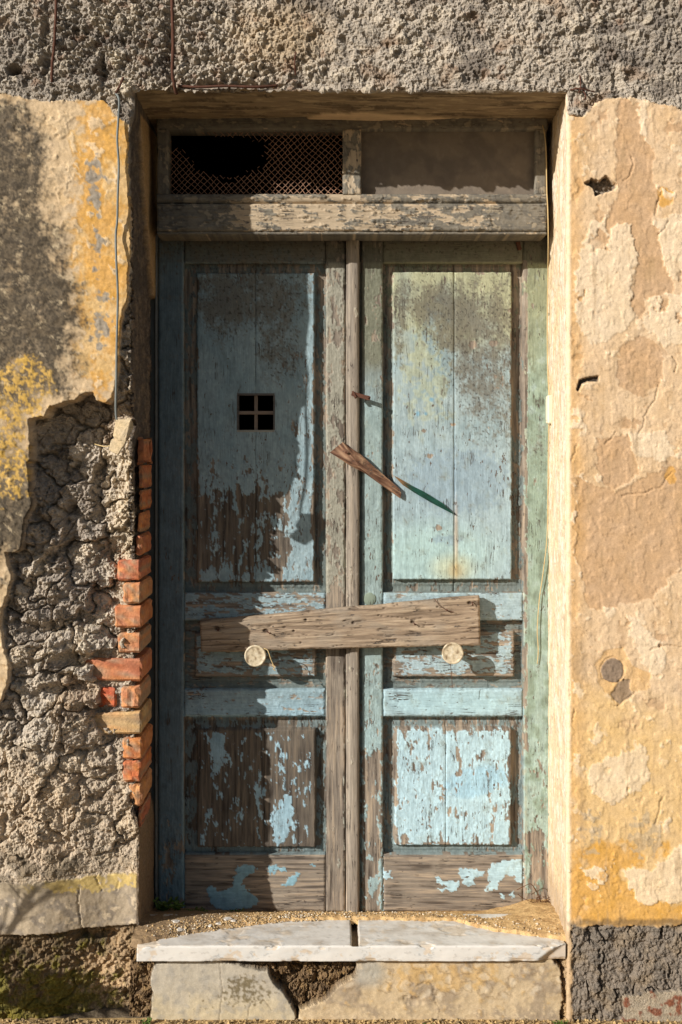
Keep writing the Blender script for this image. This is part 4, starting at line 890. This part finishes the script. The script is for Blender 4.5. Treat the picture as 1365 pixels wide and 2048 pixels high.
for i, nm, lb, m in ((0, 'riser_rubble', 'rough brown rubble in the broken-out hole', M_MORTAR), (1, 'riser_render', 'smooth grey render piece with a hairline crack', M_PLAST), (2, 'riser_render', 'mottled tan render piece', M_PLAST)):
    o = sheet(nm, P, c, m, step_, lab == i, flip=False); o['label'] = lb

# marble slab
slab = thing('marble_slab', 'worn white marble door slab with a drain groove cut in its middle', 'door slab', (0.03, .07, ZS - .042))
sl = np.concatenate([np.linspace(0, .036, 18), np.linspace(.0372, .06, 20), np.linspace(.064, .25, 60)]); corner = .043
t = np.linspace(0, .25, 20000); th = (np.pi / 2) * ss(corner - .006, corner + .006, t)
zz = np.interp(sl, t, np.concatenate([[0], np.cumsum(np.cos(th[:-1]) * np.diff(t))])); yy = np.interp(sl, t, np.concatenate([[0], np.cumsum(np.sin(th[:-1]) * np.diff(t))]))
kx = (D - .012) / F; xs = (np.arange(274, 1134.5, 2.0) - CX) * kx
XX, Sg = np.meshgrid(xs, sl); ZZ = np.broadcast_to(zz[:, None], XX.shape); YY = np.broadcast_to(yy[:, None], XX.shape)
pu = XX / kx + CX; n1 = fbm(pu / 90, Sg * 700 / 60, 220, 4); n2 = fbm(pu / 22, Sg * 700 / 16, 221, 4); n3 = fbm(pu / 7, Sg * 700 / 7, 222, 3)
gro = ss(8.5, 5.0, np.abs(pu - 711 - 1.5 * n2)) * ss(.000, .012, YY)
chip = ss(.3, .5, n1 * 1.3 + .5 * n2) * np.exp(-((Sg - corner) / .007) ** 2); chipb = ss(.05, .7, n1 * 1.2 + .5 * n2) * ss(.010, .002, Sg) * .5
endc = ss(1108, 1134, pu + 40 * (corner - Sg) / .043)
Y = -.012 + YY + .004 * chip + .007 * chipb + .002 * n1 * (Sg < corner) + .012 * endc * (Sg < .05)
Z = ZS - zz[-1] + ZZ - .032 * gro - .003 * chip - .0025 * ss(.15, .4, n1) * (Sg > corner) + .0008 * n2
c = mix(np.broadcast_to(S(212, 206, 196), XX.shape + (3,)), S(196, 196, 192), ss(-.1, .4, n1) * .5)
vein = ss(.05, .0, np.abs(fbm(pu / 70 + Sg * 9, Sg * 700 / 40 - pu / 90, 224, 4))) ; c = mix(c, S(142, 142, 140), vein * ss(-.1, .3, n1) * .7)
c = mix(c, S(206, 178, 138), ss(.0, .5, n1 + .6 * n2) * (Sg > corner) * .45); c = mix(c, S(188, 158, 122), chipb * .8); c = mix(c, S(176, 146, 104), gro * .9)
c = mix(c, S(150, 132, 108), ss(-.1, .6, fbm(pu / 70, Sg * 700 / 40, 226, 4, .5)) * (Sg > corner) * .45); c = mix(c, S(120, 108, 94), ss(.4, .5, fbm(pu / 14, Sg * 700 / 10, 227, 3)) * .25)
c = mix(c, S(202, 176, 142), ss(.25, .4, n1 * .8 + n2 * .5 + n3 * .2 + .12 * ss(420, 300, pu)) * (Sg < corner) * .6); c = mix(c, S(186, 156, 120), endc * .5)
P = np.stack([XX, Y, Z], -1)
sheet('slab_body', P, c, M_MARBLE, slab, flip=True, back=(0, .03, -.004))

# ------------------------------------------------------------------ sand and grit blown against the door
px_ = np.array([280, 300, 380, 500, 570, 700, 920, 960, 1000, 1060, 1125, 1145]); yb_ = np.array([-.0, .012, .068, .128, .155, .165, .155, .115, .078, .052, .024, .015])
def sand_z(px, Y):
    b = np.interp(px, px_, yb_) + .006 * perlin(px / 16, Y * 60, 230)
    zd = EYE - (1826 - CY) * (D + YL) / F + np.interp(px, [300, 340, 420, 560, 700, 1000, 1060, 1100], [.012, .012, .004, .0, .0, .004, .022, .04])
    t = np.clip((Y - b) / (.40 - b), 0, 1)
    z = (ZS + .008) * (1 - ss(.05, 1, t)) + zd * ss(.05, 1, t)
    side = np.interp(px, [280, 420, 560, 700, 920, 1040, 1140], [.018, .012, .004, .0, .0, .010, .016])
    z = z + side * np.sin(np.pi * np.clip(t, 0, 1)) + .003 * fbm(px / 30, Y * 24, 231, 3) + .0015 * perlin(px / 6, Y * 120, 232)
    return np.where(Y < b, ZS - .012, ZS - .012 + (z - ZS + .012) * ss(0, .012, Y - b))
ux = np.arange(262, 1150, 2.5); yy = np.concatenate([np.linspace(-.004, .2, 80), np.linspace(.205, .42, 44)])
PU, YY = np.meshgrid(ux, yy); Zs = sand_z(PU, YY); X = (PU - CX) * (D + .0) / F * 1.0
n1 = fbm(PU / 30, YY * 30, 233, 4); n3 = perlin(PU / 4, YY * 170, 234)
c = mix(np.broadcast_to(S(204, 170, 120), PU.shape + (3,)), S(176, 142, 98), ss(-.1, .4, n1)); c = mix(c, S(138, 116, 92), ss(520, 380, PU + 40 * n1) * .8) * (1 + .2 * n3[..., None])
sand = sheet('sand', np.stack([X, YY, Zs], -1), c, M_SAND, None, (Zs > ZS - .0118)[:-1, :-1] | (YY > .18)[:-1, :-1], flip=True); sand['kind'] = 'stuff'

def rock_mesh(bm, p, r, rg, flat=.7):
    vs = bmesh.ops.create_icosphere(bm, subdivisions=1, radius=r)['verts']
    sx, sy = rg.uniform(.7, 1.3), rg.uniform(.7, 1.3); a = rg.uniform(0, 6.3)
    for w in vs:
        q = w.co * rg.uniform(.8, 1.2); q = Vector((q.x * sx, q.y * sy, q.z * flat)); w.co = Vector((q.x * math.cos(a) - q.y * math.sin(a), q.x * math.sin(a) + q.y * math.cos(a), q.z)) + Vector(p)
rg = random.Random(11); nr = np.random.RandomState(5)
N = 2600
V8 = np.array([(1, 0, 0), (0, 1, 0), (-1, 0, 0), (0, -1, 0), (0, 0, 1), (0, 0, -1)], np.float32); T8 = np.array([(0, 1, 4), (1, 2, 4), (2, 3, 4), (3, 0, 4), (1, 0, 5), (2, 1, 5), (3, 2, 5), (0, 3, 5)], np.int32)
def pebbles(name, P, R, Cc, m=M_SAND):
    n = len(P); V = V8[None] * R[:, None, None] * nr.uniform(.6, 1.25, (n, 6, 3)) * np.array([1, 1, .75]); a = nr.rand(n) * 6.3; ca, sa = np.cos(a)[:, None], np.sin(a)[:, None]
    V = np.stack([V[..., 0] * ca - V[..., 1] * sa, V[..., 0] * sa + V[..., 1] * ca, V[..., 2]], -1) + P[:, None]
    T = T8[None] + (np.arange(n) * 6)[:, None, None]
    o = link(name, raw_mesh(name, V.reshape(-1, 3), tris=T.reshape(-1, 3), col=np.repeat(Cc, 6, 0), smooth=False), m); o['kind'] = 'stuff'; return o
pu = nr.uniform(285, 1130, N); b = np.interp(pu, px_, yb_); Yp = b + .004 + np.abs(nr.normal(0, .06, N)); Yp = np.minimum(Yp, .372)
lft = nr.rand(N) < .4; pu = np.where(lft, nr.uniform(330, 640, N), pu); b = np.interp(pu, px_, yb_); Yp = np.where(lft, b + np.abs(nr.normal(0, .03, N)), Yp); Yp = np.clip(Yp, b - .003, .372)
Rp = np.abs(nr.normal(.0012, .0012, N)) + .0009
Zp = sand_z(pu, Yp); Zp = np.where(Yp < b + .006, np.maximum(Zp, ZS), Zp) + Rp * .4
pc = np.where(nr.rand(N, 1) < .6, S(206, 174, 126), np.where(nr.rand(N, 1) < .5, S(150, 128, 100), S(222, 208, 184))) * nr.uniform(.75, 1.1, (N, 1))
pebbles('gravel', np.stack([(pu - CX) * D / F, Yp, Zp], -1), Rp, pc)
for i, (cx_, cy_, sz) in enumerate([(352, 1853, .012), (438, 1856, .010), (455, 1847, .013), (468, 1850, .009), (360, 1868, .012), (420, 1860, .006)]):
    k = (ZS - EYE) / (CY - cy_) ; Yc = k * F - D; Yc = min(max(Yc, .05), .3); zz_ = float(sand_z(np.array([cx_ * 1.0]), np.array([Yc]))[0])
    x_ = (cx_ - CX) * (D + Yc) / F; r = random.Random(i); bm = bmesh.new(); n = 7
    top = [bm.verts.new((x_ + math.cos(a * 6.283 / n) * sz * r.uniform(.6, 1.2), Yc + math.sin(a * 6.283 / n) * sz * r.uniform(.5, 1.0), zz_ + .003 + r.uniform(0, .003))) for a in range(n)]
    bot = [bm.verts.new(v_.co - Vector((0, 0, .0035))) for v_ in top]; bm.faces.new(top); bm.faces.new(bot[::-1])
    for a in range(n): bm.faces.new((top[a], bot[a], bot[(a + 1) % n], top[(a + 1) % n]))
    tag(bm_obj('plaster_chip', bm, M_PLAST, None, (x_, Yc, zz_), col=S(206, 198, 186)), ['white plaster chip on the grit beside the bushy weed', 'small pale chip on the grit before the blue paint patch', 'largest pale chip of the cluster on the grit before the bottom rail', 'small grey chip behind the largest pale chip on the grit', 'flat chip at the shaded left end of the marble slab', 'tiniest pale chip lying alone between the chip cluster and the weed'][i], 'chip', 'plaster chips on the threshold')
# street grit along the foot of the wall
N = 4000; pu = nr.uniform(-20, 1400, N); Yp = -np.abs(nr.normal(0, .07, N)) + .004; Rp = np.abs(nr.normal(.002, .002, N)) + .001
pebbles('street_grit', np.stack([(pu - CX) * D / F, Yp, -.009 + .002 * ss(-.16, .0, Yp) + Rp * .4], -1), Rp, np.where(nr.rand(N, 1) < .6, S(196, 166, 116), S(146, 124, 92)) * nr.uniform(.7, 1.1, (N, 1)))
ux = np.arange(-30, 1400, 5.0); yy = np.linspace(-.30, .02, 40); PU, YY = np.meshgrid(ux, yy)
Zf = -.010 + .003 * ss(-.16, .0, YY + .02 * fbm(PU / 60, YY * 8, 240, 3)) * (.6 + .5 * fbm(PU / 90, YY * 3, 241, 3)) + .002 * fbm(PU / 12, YY * 50, 242, 3)
c = mix(np.broadcast_to(S(186, 156, 108), PU.shape + (3,)), S(140, 116, 78), ss(-.1, .4, fbm(PU / 40, YY * 20, 243, 4)))
o = sheet('dust_drift', np.stack([(PU - CX) * D / F, YY, Zf], -1), c, M_SAND, None, flip=True); o['kind'] = 'stuff'

# ------------------------------------------------------------------ plank nailed across both leaves
YP0, YP1 = .327, .3555
plank = thing('plank', 'rough grey-brown plank nailed slantwise across both door leaves', 'plank', W(681, 1300, YP0))
A_, B_, C_, D_ = (400, 1243), (960, 1192), (962, 1291), (402, 1305)
ta = np.linspace(0, 1, 340); tb = np.linspace(0, 1, 58); TA, TB = np.meshgrid(ta, tb)
U = (A_[0] * (1 - TA) + B_[0] * TA) * (1 - TB) + (D_[0] * (1 - TA) + C_[0] * TA) * TB; V = (A_[1] * (1 - TA) + B_[1] * TA) * (1 - TB) + (D_[1] * (1 - TA) + C_[1] * TA) * TB
wu, wv = TA * 560, TB * 80; w = fbm(wv / 6 + .8 * fbm(wu / 120, wv / 30, 250, 3), wu / 190, 251, 4, .6); w2 = fbm(wv / 2.4, wu / 70, 252, 3); w3 = fbm(wu / 90, wv / 40, 253, 3)
spl = ss(.055, .0, np.abs(fbm(wv / 13, wu / 130, 254, 3) + .05)) * ss(-.05, .25, fbm(wu / 50, wv / 12, 255, 2))
c = mix(np.broadcast_to(S(152, 132, 110), U.shape + (3,)), S(182, 162, 136), ss(.0, .5, w) * .8); c = mix(c, S(102, 86, 70), ss(.0, .5, -w) * .8); c = mix(c, S(150, 138, 122), ss(0, .4, w3) * .5) * (1 + .2 * w2[..., None])
c = mix(c, S(66, 50, 38), spl * .75)
h = .0016 * w + .0010 * w2 - .0040 * spl + .0025 * w3
for hx, hy, hr_ in ((435, 1257, 5), (532, 1262, 5), (707, 1246, 3), (826, 1244, 4), (612, 1240, 3), (588, 1262, 2.5), (940, 1206, 4)):
    m = 1 - ss(.5, 1.1, np.sqrt(((U - hx) / hr_ / 1.3) ** 2 + ((V - hy) / hr_) ** 2)); h -= .005 * m; c = mix(c, S(58, 42, 32), m * .85)
e = np.minimum(np.minimum(TA * 560, (1 - TA) * 560), np.minimum(TB * 80, (1 - TB) * 80)) + perlin(U / 9, V / 9, 256) * 1.3
h -= .006 * (1 - ss(-.5, 4, e)); zj = perlin(U / 70, TB * 2, 257) * .0022 * (np.abs(TB - .5) * 2) ** 6
k = (D + YP0) / F
P = np.stack([(U - CX) * k, YP0 - h, (CY - V) * k + EYE + zj], -1)
sheet('plank_body', P, c, M_WH, plank, back=(0, YP1 - YP0, 0))
def nail(px, py, dx, dy, parent, r=.0016, ln=.022, bend=.010):
    bm = bmesh.new(); p0 = Vector(W(px, py, YP0 + .006)); p1 = p0 + Vector((0, -.010, 0)); p2 = p1 + Vector((dx * bend, -.006, dy * bend))
    tube(bm, [p0, p1, p2], r, 6); n = (p2 - p1).normalized(); tube(bm, [p2, p2 + n * .0015], .0034, 7)
    return bm_obj('nail', bm, M_RUST, parent)
for a in ((535, 1263, .9, -.3), (897, 1222, -.6, .5), (944, 1203, .1, -.8), (828, 1246, .3, -.2), (437, 1258, .1, -.1)): nail(*a, plank)
bm = bmesh.new(); tube(bm, [W(868, 1196, YP0 - .004), W(880, 1212, YP0 - .006), W(897, 1222, YP0 - .004), W(908, 1224, YP0 - .008)], .0009, 5); bm_obj('nail_wire', bm, M_RUST, plank)

# round knobs, their wires
def lathe(bm, prof, cx, cz, seg=36):
    rings = []
    for (r, y) in prof: rings.append([bm.verts.new((cx + r * math.cos(i * 2 * math.pi / seg), y, cz + r * math.sin(i * 2 * math.pi / seg))) for i in range(seg)])
    for r0, r1 in zip(rings[:-1], rings[1:]):
        for i in range(seg): bm.faces.new((r0[i], r0[(i + 1) % seg], r1[(i + 1) % seg], r1[i]))
    bm.faces.new(rings[0]); bm.faces.new(rings[-1][::-1])
def knob(px, py, parent, seed):
    x, y, z = W(px, py, .296); R = .0335; bm = bmesh.new()
    lathe(bm, [(.0015, .2975)] + [(.003 + i_ * .0026, .2975 - i_ * .00007) for i_ in range(9)] + [(R * .8, .2964), (R * .86, .2955), (R * .93, .2942), (R, .296), (R * 1.02, .300), (R * .99, .307), (R * .8, .313), (.014, .318), (.012, .335), (.013, .375), (.017, .379), (.017, .405)], x, z)
    def cf(co):
        n = fbm(co[:, 0] * 60 + seed, co[:, 2] * 60, 260, 4); c = mix(np.broadcast_to(S(196, 180, 150), (len(co), 3)), S(136, 116, 90), ss(.0, .5, n)); return mix(c, S(214, 202, 178), ss(.1, .5, -n))
    return bm_obj('knob', bm, M_KNOB, parent, smooth=True, col=cf)
M_KNOB = mat('aged_ceramic', 0.45, 0.25, 90, 0.3, 200, spec=0.4)
knob(511, 1312, left_leaf, 1); knob(906, 1307, right_leaf, 2)
bm = bmesh.new(); tube(bm, spline([W(528, 1297, .300), W(536, 1301, .292), W(542, 1318, .288), W(549, 1334, .287)]), .0013, 6); tube(bm, [W(545, 1330, .288), W(551, 1334, .286), W(547, 1338, .286), W(551, 1341, .287)], .0018, 6)
tag(bm_obj('wire_tie', bm, M_CORD, None, W(536, 1301, .292)), 'short pale wire tie knotted on the left door knob', 'wire')
bm = bmesh.new(); tube(bm, spline([W(901, 1322, .297), W(902, 1336, .306), W(904, 1356, .303), W(905, 1376, .306)]), .0009, 5)
tag(bm_obj('wire_tie', bm, M_RUST, None, W(901, 1328, .303)), 'thin dark wire dangling from the right door knob', 'wire')

# hasp, escutcheon, hinge bracket
def bar(name, p0, p1, w, d, m, parent, holes=None):
    p0, p1 = Vector(p0), Vector(p1); t = (p1 - p0); L = t.length; t.normalize(); n = Vector((0, -1, 0)); n = (n - t * n.dot(t)).normalized(); b = t.cross(n)
    bm = bmesh.new(); q = []
    for s_, k_ in ((0, 1), (.33, 1.05), (.7, 1.0), (.92, 1.15), (1.0, .8)):
        c_ = p0 + t * L * s_; q.append([bm.verts.new(c_ + b * w * k_ * sb + n * d * sn) for sb, sn in ((-1, 1), (1, 1), (1, -1), (-1, -1))])
    for r0, r1 in zip(q[:-1], q[1:]):
        for i in range(4): bm.faces.new((r0[i], r0[(i + 1) % 4], r1[(i + 1) % 4], r1[i]))
    bm.faces.new(q[0][::-1]); bm.faces.new(q[-1])
    return bm_obj(name, bm, m, parent)
hp_ = bar('hasp', W(704, 787, .352), W(741, 797, .340), .0062, .0022, M_RUST, left_leaf)
bar('staple', W(706, 783, .352), W(712, 796, .338), .003, .003, M_RUST, hp_); bar('rivet', W(734, 793, .338), W(738, 796, .336), .003, .002, M_RUST, hp_)
bm = bmesh.new(); x, y, z = W(740, 1198, YL); lathe(bm, [(.003, YL - .003), (.018, YL - .003), (.021, YL - .0015), (.022, YL + .004)], x, z, 20); bm_obj('escutcheon', bm, M_WV, right_leaf, smooth=True, col=S(128, 140, 124))
bar('hinge_pin', W(1036, 484, YL - .004), W(1040, 500, YL - .004), .006, .004, M_RUST, right_leaf)

# two broken splinters of wood
def splinter(name, pts, yf, th, colf, label, m=M_WH):
    bm = bmesh.new(); n = len(pts)
    f = [bm.verts.new(W(x, y, yf(x))) for x, y in pts]; b = [bm.verts.new(Vector(W(x, y, yf(x))) + Vector((0.0, th * (.35 + .65 * (i % 3) / 2), 0))) for i, (x, y) in enumerate(pts)]
    ctr = [bm.verts.new(Vector(W(sum(p[0] for p in pts) / n * t_ + pts[j][0] * (1 - t_), sum(p[1] for p in pts) / n * t_ + pts[j][1] * (1 - t_), yf(pts[j][0])) ) + Vector((0, -.003, 0))) for j, t_ in ((0, .75),)]
    for i in range(n): bm.faces.new((f[i], f[(i + 1) % n], ctr[0])); bm.faces.new((f[(i + 1) % n], f[i], b[i], b[(i + 1) % n]))
    bm.faces.new(b[::-1]); bmesh.ops.triangulate(bm, faces=bm.faces[:])
    bmesh.ops.subdivide_edges(bm, edges=bm.edges[:], cuts=3, use_grid_fill=True)
    for w_ in bm.verts:
        a = w_.co.x * .82 - w_.co.z * .57; q = w_.co.x * .57 + w_.co.z * .82
        w_.co.y += float(perlin(np.array([q * 420]), np.array([a * 30]), 3)[0]) * .0013
    return tag(bm_obj(name, bm, m, None, W(pts[0][0], pts[0][1], yf(pts[0][0])), col=colf), label, 'splinter')
def brown_c(co):
    q = co[:, 0] * .57 + co[:, 2] * .82; a = co[:, 0] * .82 - co[:, 2] * .57; n = fbm(q * 260, a * 22, 270, 4); c = mix(np.broadcast_to(S(132, 98, 76), (len(co), 3)), S(82, 54, 40), ss(-.1, .3, n)); return mix(c, S(176, 142, 112), ss(.1, .4, -n))
def green_c(co):
    q = co[:, 0] * .5 + co[:, 2] * .86; a = co[:, 0] * .86 - co[:, 2] * .5; n = fbm(q * 200, a * 25, 271, 3); c = mix(np.broadcast_to(S(26, 74, 60), (len(co), 3)), S(18, 44, 38), ss(-.1, .3, n)); x0 = (790 - CX) * 3.675 / F; return mix(c, S(122, 92, 58), ss(.055, .02, co[:, 0] - x0 + .02 * n))
sp_ = splinter('wood_splinter', [(660, 905), (676, 892), (686, 884), (700, 895), (722, 909), (745, 930), (775, 956), (800, 978), (803, 988), (801, 997), (790, 989), (760, 968), (728, 945), (700, 931), (682, 919)], lambda x: .336 + max(0, x - 660) * .00021, .016, brown_c, 'brown wooden splinter stuck slantwise over the gap between the leaves')
bm = bmesh.new(); tube(bm, [W(693, 905, .352), W(693, 905, .331)], .0015, 6); tube(bm, [W(693, 905, .332), W(693, 905, .3295)], .0042, 8); bm_obj('nail', bm, M_RUST, sp_)
splinter('wood_splinter', [(788, 951), (800, 957), (822, 970), (850, 984), (885, 1006), (910, 1029), (897, 1023), (864, 1006), (830, 986), (806, 970)], lambda x: .368, .012, green_c, 'thin green painted wood splinter on the sunlit upper panel')

# ------------------------------------------------------------------ cables
cab = thing('hanging_cable', 'grey cable hanging down the yellow plaster with two lumps at its end', 'cable', W(238, 195, -.01))
bm = bmesh.new(); tube(bm, spline([W(232, 188, .004), W(236, 192, -.014), W(239, 205, -.018), W(237, 240, -.014), W(235, 280, -.020), W(238, 330, -.016), W(236, 390, -.022), W(235, 440, -.018), W(232, 470, -.014), W(233, 520, -.024), W(236, 590, -.018), W(234, 680, -.022), W(233, 760, -.020), W(232, 822, -.012), W(236, 850, -.006)], 5), .0034, 8)
bm_obj('cable_core', bm, M_CABLE, cab, smooth=True)
bm = bmesh.new(); tube(bm, spline([W(226, 890, -.002), W(212, 893, .008), W(200, 891, .02), W(190, 888, .045)], 4), .0014, 6); bm_obj('loose_strand', bm, M_CORD, cab, smooth=True)
def clod(pts, seed, name='plaster_lump'):
    r = random.Random(seed); bm = bmesh.new()
    for (x, y, Yc, w_) in pts:
        for _ in range(7): bm.verts.new(Vector(W(x + r.uniform(-1, 1) * w_, y + r.uniform(-1, 1) * w_, Yc + r.uniform(-1, 1) * w_ / 800)))
    g = bmesh.ops.convex_hull(bm, input=bm.verts[:]); bmesh.ops.delete(bm, geom=[e for e in g['geom_interior'] if isinstance(e, bmesh.types.BMVert)], context='VERTS')
    return bm_obj(name, bm, M_MORTAR, cab, col=S(206, 184, 148))
clod([(236, 845, -.012, 6), (258, 842, -.028, 7), (262, 858, -.020, 6), (246, 880, -.020, 8), (232, 875, -.008, 6)], 4); clod([(226, 882, -.006, 5), (246, 888, -.020, 7), (238, 905, -.012, 6), (222, 900, -.004, 5)], 9)

cord = thing('beige_cord', 'thin beige cord with a white plastic box along the bright right jamb', 'cord', W(1098, 848, .33))
bm = bmesh.new(); tube(bm, spline([W(1086, 250, .262), W(1092, 290, .240), W(1094, 380, .236), W(1096, 420, .236), W(1097, 480, .25), W(1096, 560, .33), W(1095, 660, .345), W(1096, 740, .34), W(1099, 800, .322)], 5), .0017, 6); tube(bm, spline([W(1098, 845, .322), W(1097, 900, .345), W(1096, 1000, .358), W(1094, 1080, .362), W(1086, 1150, .364), W(1079, 1200, .366), W(1075, 1260, .364), W(1077, 1300, .366), W(1075, 1328, .368)], 5), .0014, 6)
bm_obj('cord_core', bm, M_CORD, cord, smooth=True)
x0 = W(1094, 800, .318)[0]; zt, zb = W(0, 791, .318)[2], W(0, 848, .318)[2]
bm = box_bm(x0, x0 + .021, .300, .336, zb, zt, .004); pb = bm_obj('plastic_box', bm, M_PLASTIC, cord)
bm = box_bm(x0 - .0012, x0 + .002, .306, .330, zb + .012, zt - .012, .0005); bm_obj('lid', bm, M_PLASTIC, pb)

# rusted bars in the broken lintel, scrap wires
def rebar(pts, r):
    bm = bmesh.new(); tube(bm, spline([W(*p) for p in pts], 6), r, 7)
    for v_ in bm.verts: v_.co += Vector((1, .6, .3)) * float(perlin(np.array([v_.co.z * 160]), np.array([v_.co.x * 160]))[0]) * .0012
    return bm_obj('rebar', bm, M_RUST, house_wall, smooth=True)
rebar([(114, -30, .004), (112, 30, -.004), (109, 90, -.006), (105, 130, -.002), (104, 165, .010)], .0042); rebar([(344, -30, .002), (345, 30, -.006), (347, 90, -.008), (345, 140, -.008), (349, 170, -.004), (354, 188, .012)], .0050)
rebar([(356, 172, .012), (400, 174, .000), (450, 172, -.002), (510, 174, -.003), (556, 171, .012)], .0040); rebar([(592, 105, .004), (590, 125, -.008), (592, 150, .004)], .0026)
bm = bmesh.new()
for a in ([(1160, 150, .006), (1162, 172, -.012), (1158, 186, -.006)], [(1150, 176, .0), (1165, 178, -.014), (1190, 184, -.004)], [(1166, 180, -.006), (1172, 192, -.014), (1168, 200, -.004)], [(1140, 180, .004), (1156, 177, -.01), (1170, 176, -.004)]): tube(bm, spline([W(*p) for p in a], 4), .0022, 5)
bm_obj('wire_stub', bm, M_RUST, house_wall)
bm = bmesh.new(); tube(bm, [W(247, 155, -.002), W(240, 172, -.016), W(232, 186, -.004)], .0035, 6); bm_obj('wire_stub', bm, M_RUST, house_wall)

# ------------------------------------------------------------------ weeds
def leaf_quad(bm, p, d, n, L, w_):
    d = Vector(d).normalized(); s_ = d.cross(Vector(n)).normalized(); p = Vector(p); up = s_.cross(d)
    a = bm.verts.new(p); b = bm.verts.new(p + d * L * .5 + s_ * w_ + up * L * .12); c2 = bm.verts.new(p + d * L + up * -.05 * L); e_ = bm.verts.new(p + d * L * .5 - s_ * w_ + up * L * .12); mm_ = bm.verts.new(p + d * L * .55)
    bm.faces.new((a, b, mm_)); bm.faces.new((b, c2, mm_)); bm.faces.new((c2, e_, mm_)); bm.faces.new((e_, a, mm_))
def weed(base, n, size, spread, seed, label, m=M_LEAF, cat='weed', twig=False):
    r = random.Random(seed); t_ = thing('weed' if not twig else 'dry_weed', label, cat, base)
    bs = bmesh.new(); bl = bmesh.new()
    for i in range(n):
        a = r.uniform(0, 6.283); p0 = Vector(base) + Vector((r.uniform(-1, 1) * spread, r.uniform(-.5, .5) * min(spread, .02), 0)); H = size * r.uniform(.4, 1.1); out = Vector((math.cos(a) * .5, math.sin(a) * .4 - .25, 1)).normalized()
        p1 = p0 + out * H * .6; p2 = p1 + (out + Vector((math.cos(a) * .6, -.2, -.35))).normalized() * H * .5
        tube(bs, [p0, p1, p2], [.0013, .001, .0006], 4)
        for k_ in range(5 if not twig else 3):
            q = p0.lerp(p1, r.uniform(.3, 1)) if r.random() < .5 else p1.lerp(p2, r.random()); ang = r.uniform(0, 6.283)
            leaf_quad(bl, q, (math.cos(ang), math.sin(ang) * .6 - .3, r.uniform(-.1, .8)), (0, -.6, 1), size * r.uniform(.22, .42) * (1 if not twig else .5), size * .11 * (1 if not twig else .5))
    bm_obj('stem', bs, M_DRY if twig else m, t_); bm_obj('foliage', bl, M_DRY if twig else m, t_)
    return t_
def on_sand(px, Y): return ((px - CX) * (D + Y) / F, Y, float(sand_z(np.array([float(px)]), np.array([Y]))[0]) - .004)
weed(on_sand(338, .335), 16, .050, .030, 1, 'bushy green weed in the shade at the foot of the left jamb'); weed(on_sand(392, .34), 10, .026, .030, 2, 'low green weed under the left door stile'); weed(on_sand(470, .352), 8, .016, .025, 3, 'tiny green weed under the blue paint patch of the bottom rail')
t_ = weed(on_sand(1082, .33), 12, .040, .030, 6, 'brown dried-up weed at the foot of the bright right jamb', twig=True)
bm = bmesh.new(); b0 = Vector(on_sand(1085, .33))
for pts in ([(1085, 1812), (1072, 1782), (1062, 1768), (1050, 1772), (1034, 1780)], [(1090, 1812), (1078, 1790), (1066, 1770)], [(1082, 1815), (1064, 1804), (1046, 1796), (1036, 1788)], [(1092, 1815), (1098, 1800), (1096, 1790)], [(1080, 1812), (1060, 1812), (1052, 1806)]):
    tube(bm, spline([b0 + Vector((0, 0, .0))] + [Vector(W(x, y, .335)) for x, y in pts[1:]], 4), .0011, 5)
bm_obj('twig', bm, M_DRY, t_)
weed((W(289, 2030, -.01)[0], -.015, -.010), 6, .026, .012, 8, 'small green tuft in the corner below the marble slab end by the mossy plinth'); weed((W(858, 2040, -.02)[0], -.03, -.010), 6, .020, .015, 9, 'small green tuft at the foot of the mottled riser'); weed((W(1118, 2036, -.01)[0], -.02, -.010), 7, .024, .014, 10, 'small green tuft where the riser meets the dark plinth')

# a fan palm beside the wall, out of the picture: its fronds throw the shadow on the mossy plinth
PX, PY, PZ = -1.73, -.50, .38
palm = thing('fan_palm', 'low fan palm beside the wall whose fronds shade the mossy plinth', 'palm', (PX, PY, 0))
r = random.Random(21); bt = bmesh.new(); tube(bt, [(PX, PY, -.02), (PX + .01, PY, .2), (PX, PY, PZ)], [.06, .055, .04], 9); bm_obj('trunk', bt, M_DRY, palm)
bl = bmesh.new(); bs = bmesh.new(); bd = bmesh.new()
for i in range(9):
    a = i * .70 + r.uniform(-.2, .2); el = r.uniform(.0, .8); d = Vector((math.cos(a) * math.cos(el), math.sin(a) * math.cos(el) * .8, math.sin(el))); p0 = Vector((PX, PY, PZ)); p1 = p0 + d * r.uniform(.10, .17)
    tube(bs, [p0, p1], [.007, .004], 5); s_ = d.cross(Vector((0, 0, 1))).normalized(); up = s_.cross(d)
    for k_ in range(9):
        f_ = (k_ - 4) / 4 * 1.15; dd = d * math.cos(f_) + s_ * math.sin(f_) + up * r.uniform(-.08, .08); leaf_quad(bl, p1, dd, up, r.uniform(.13, .20), .008)
for i in range(7):
    a = r.uniform(-.5, .9); p0 = Vector((PX, PY, PZ - .05)); p1 = p0 + Vector((.12 + .1 * a, .05 * a, .24)); p2 = p1 + Vector((.06 + .16 * a, .06 * a, .16 - .05 * i * .2))
    tube(bd, spline([p0, p1, p2], 4), .0028, 5)
    for k_ in range(2): q_ = p1.lerp(p2, r.random()); tube(bd, [q_, q_ + Vector((r.uniform(-.05, .09), r.uniform(-.04, .04), r.uniform(.02, .09)))], .0018, 4)
bm_obj('stalk', bs, M_PALM, palm); bm_obj('frond', bl, M_PALM, palm); bm_obj('dead_twig', bd, M_DRY, palm)
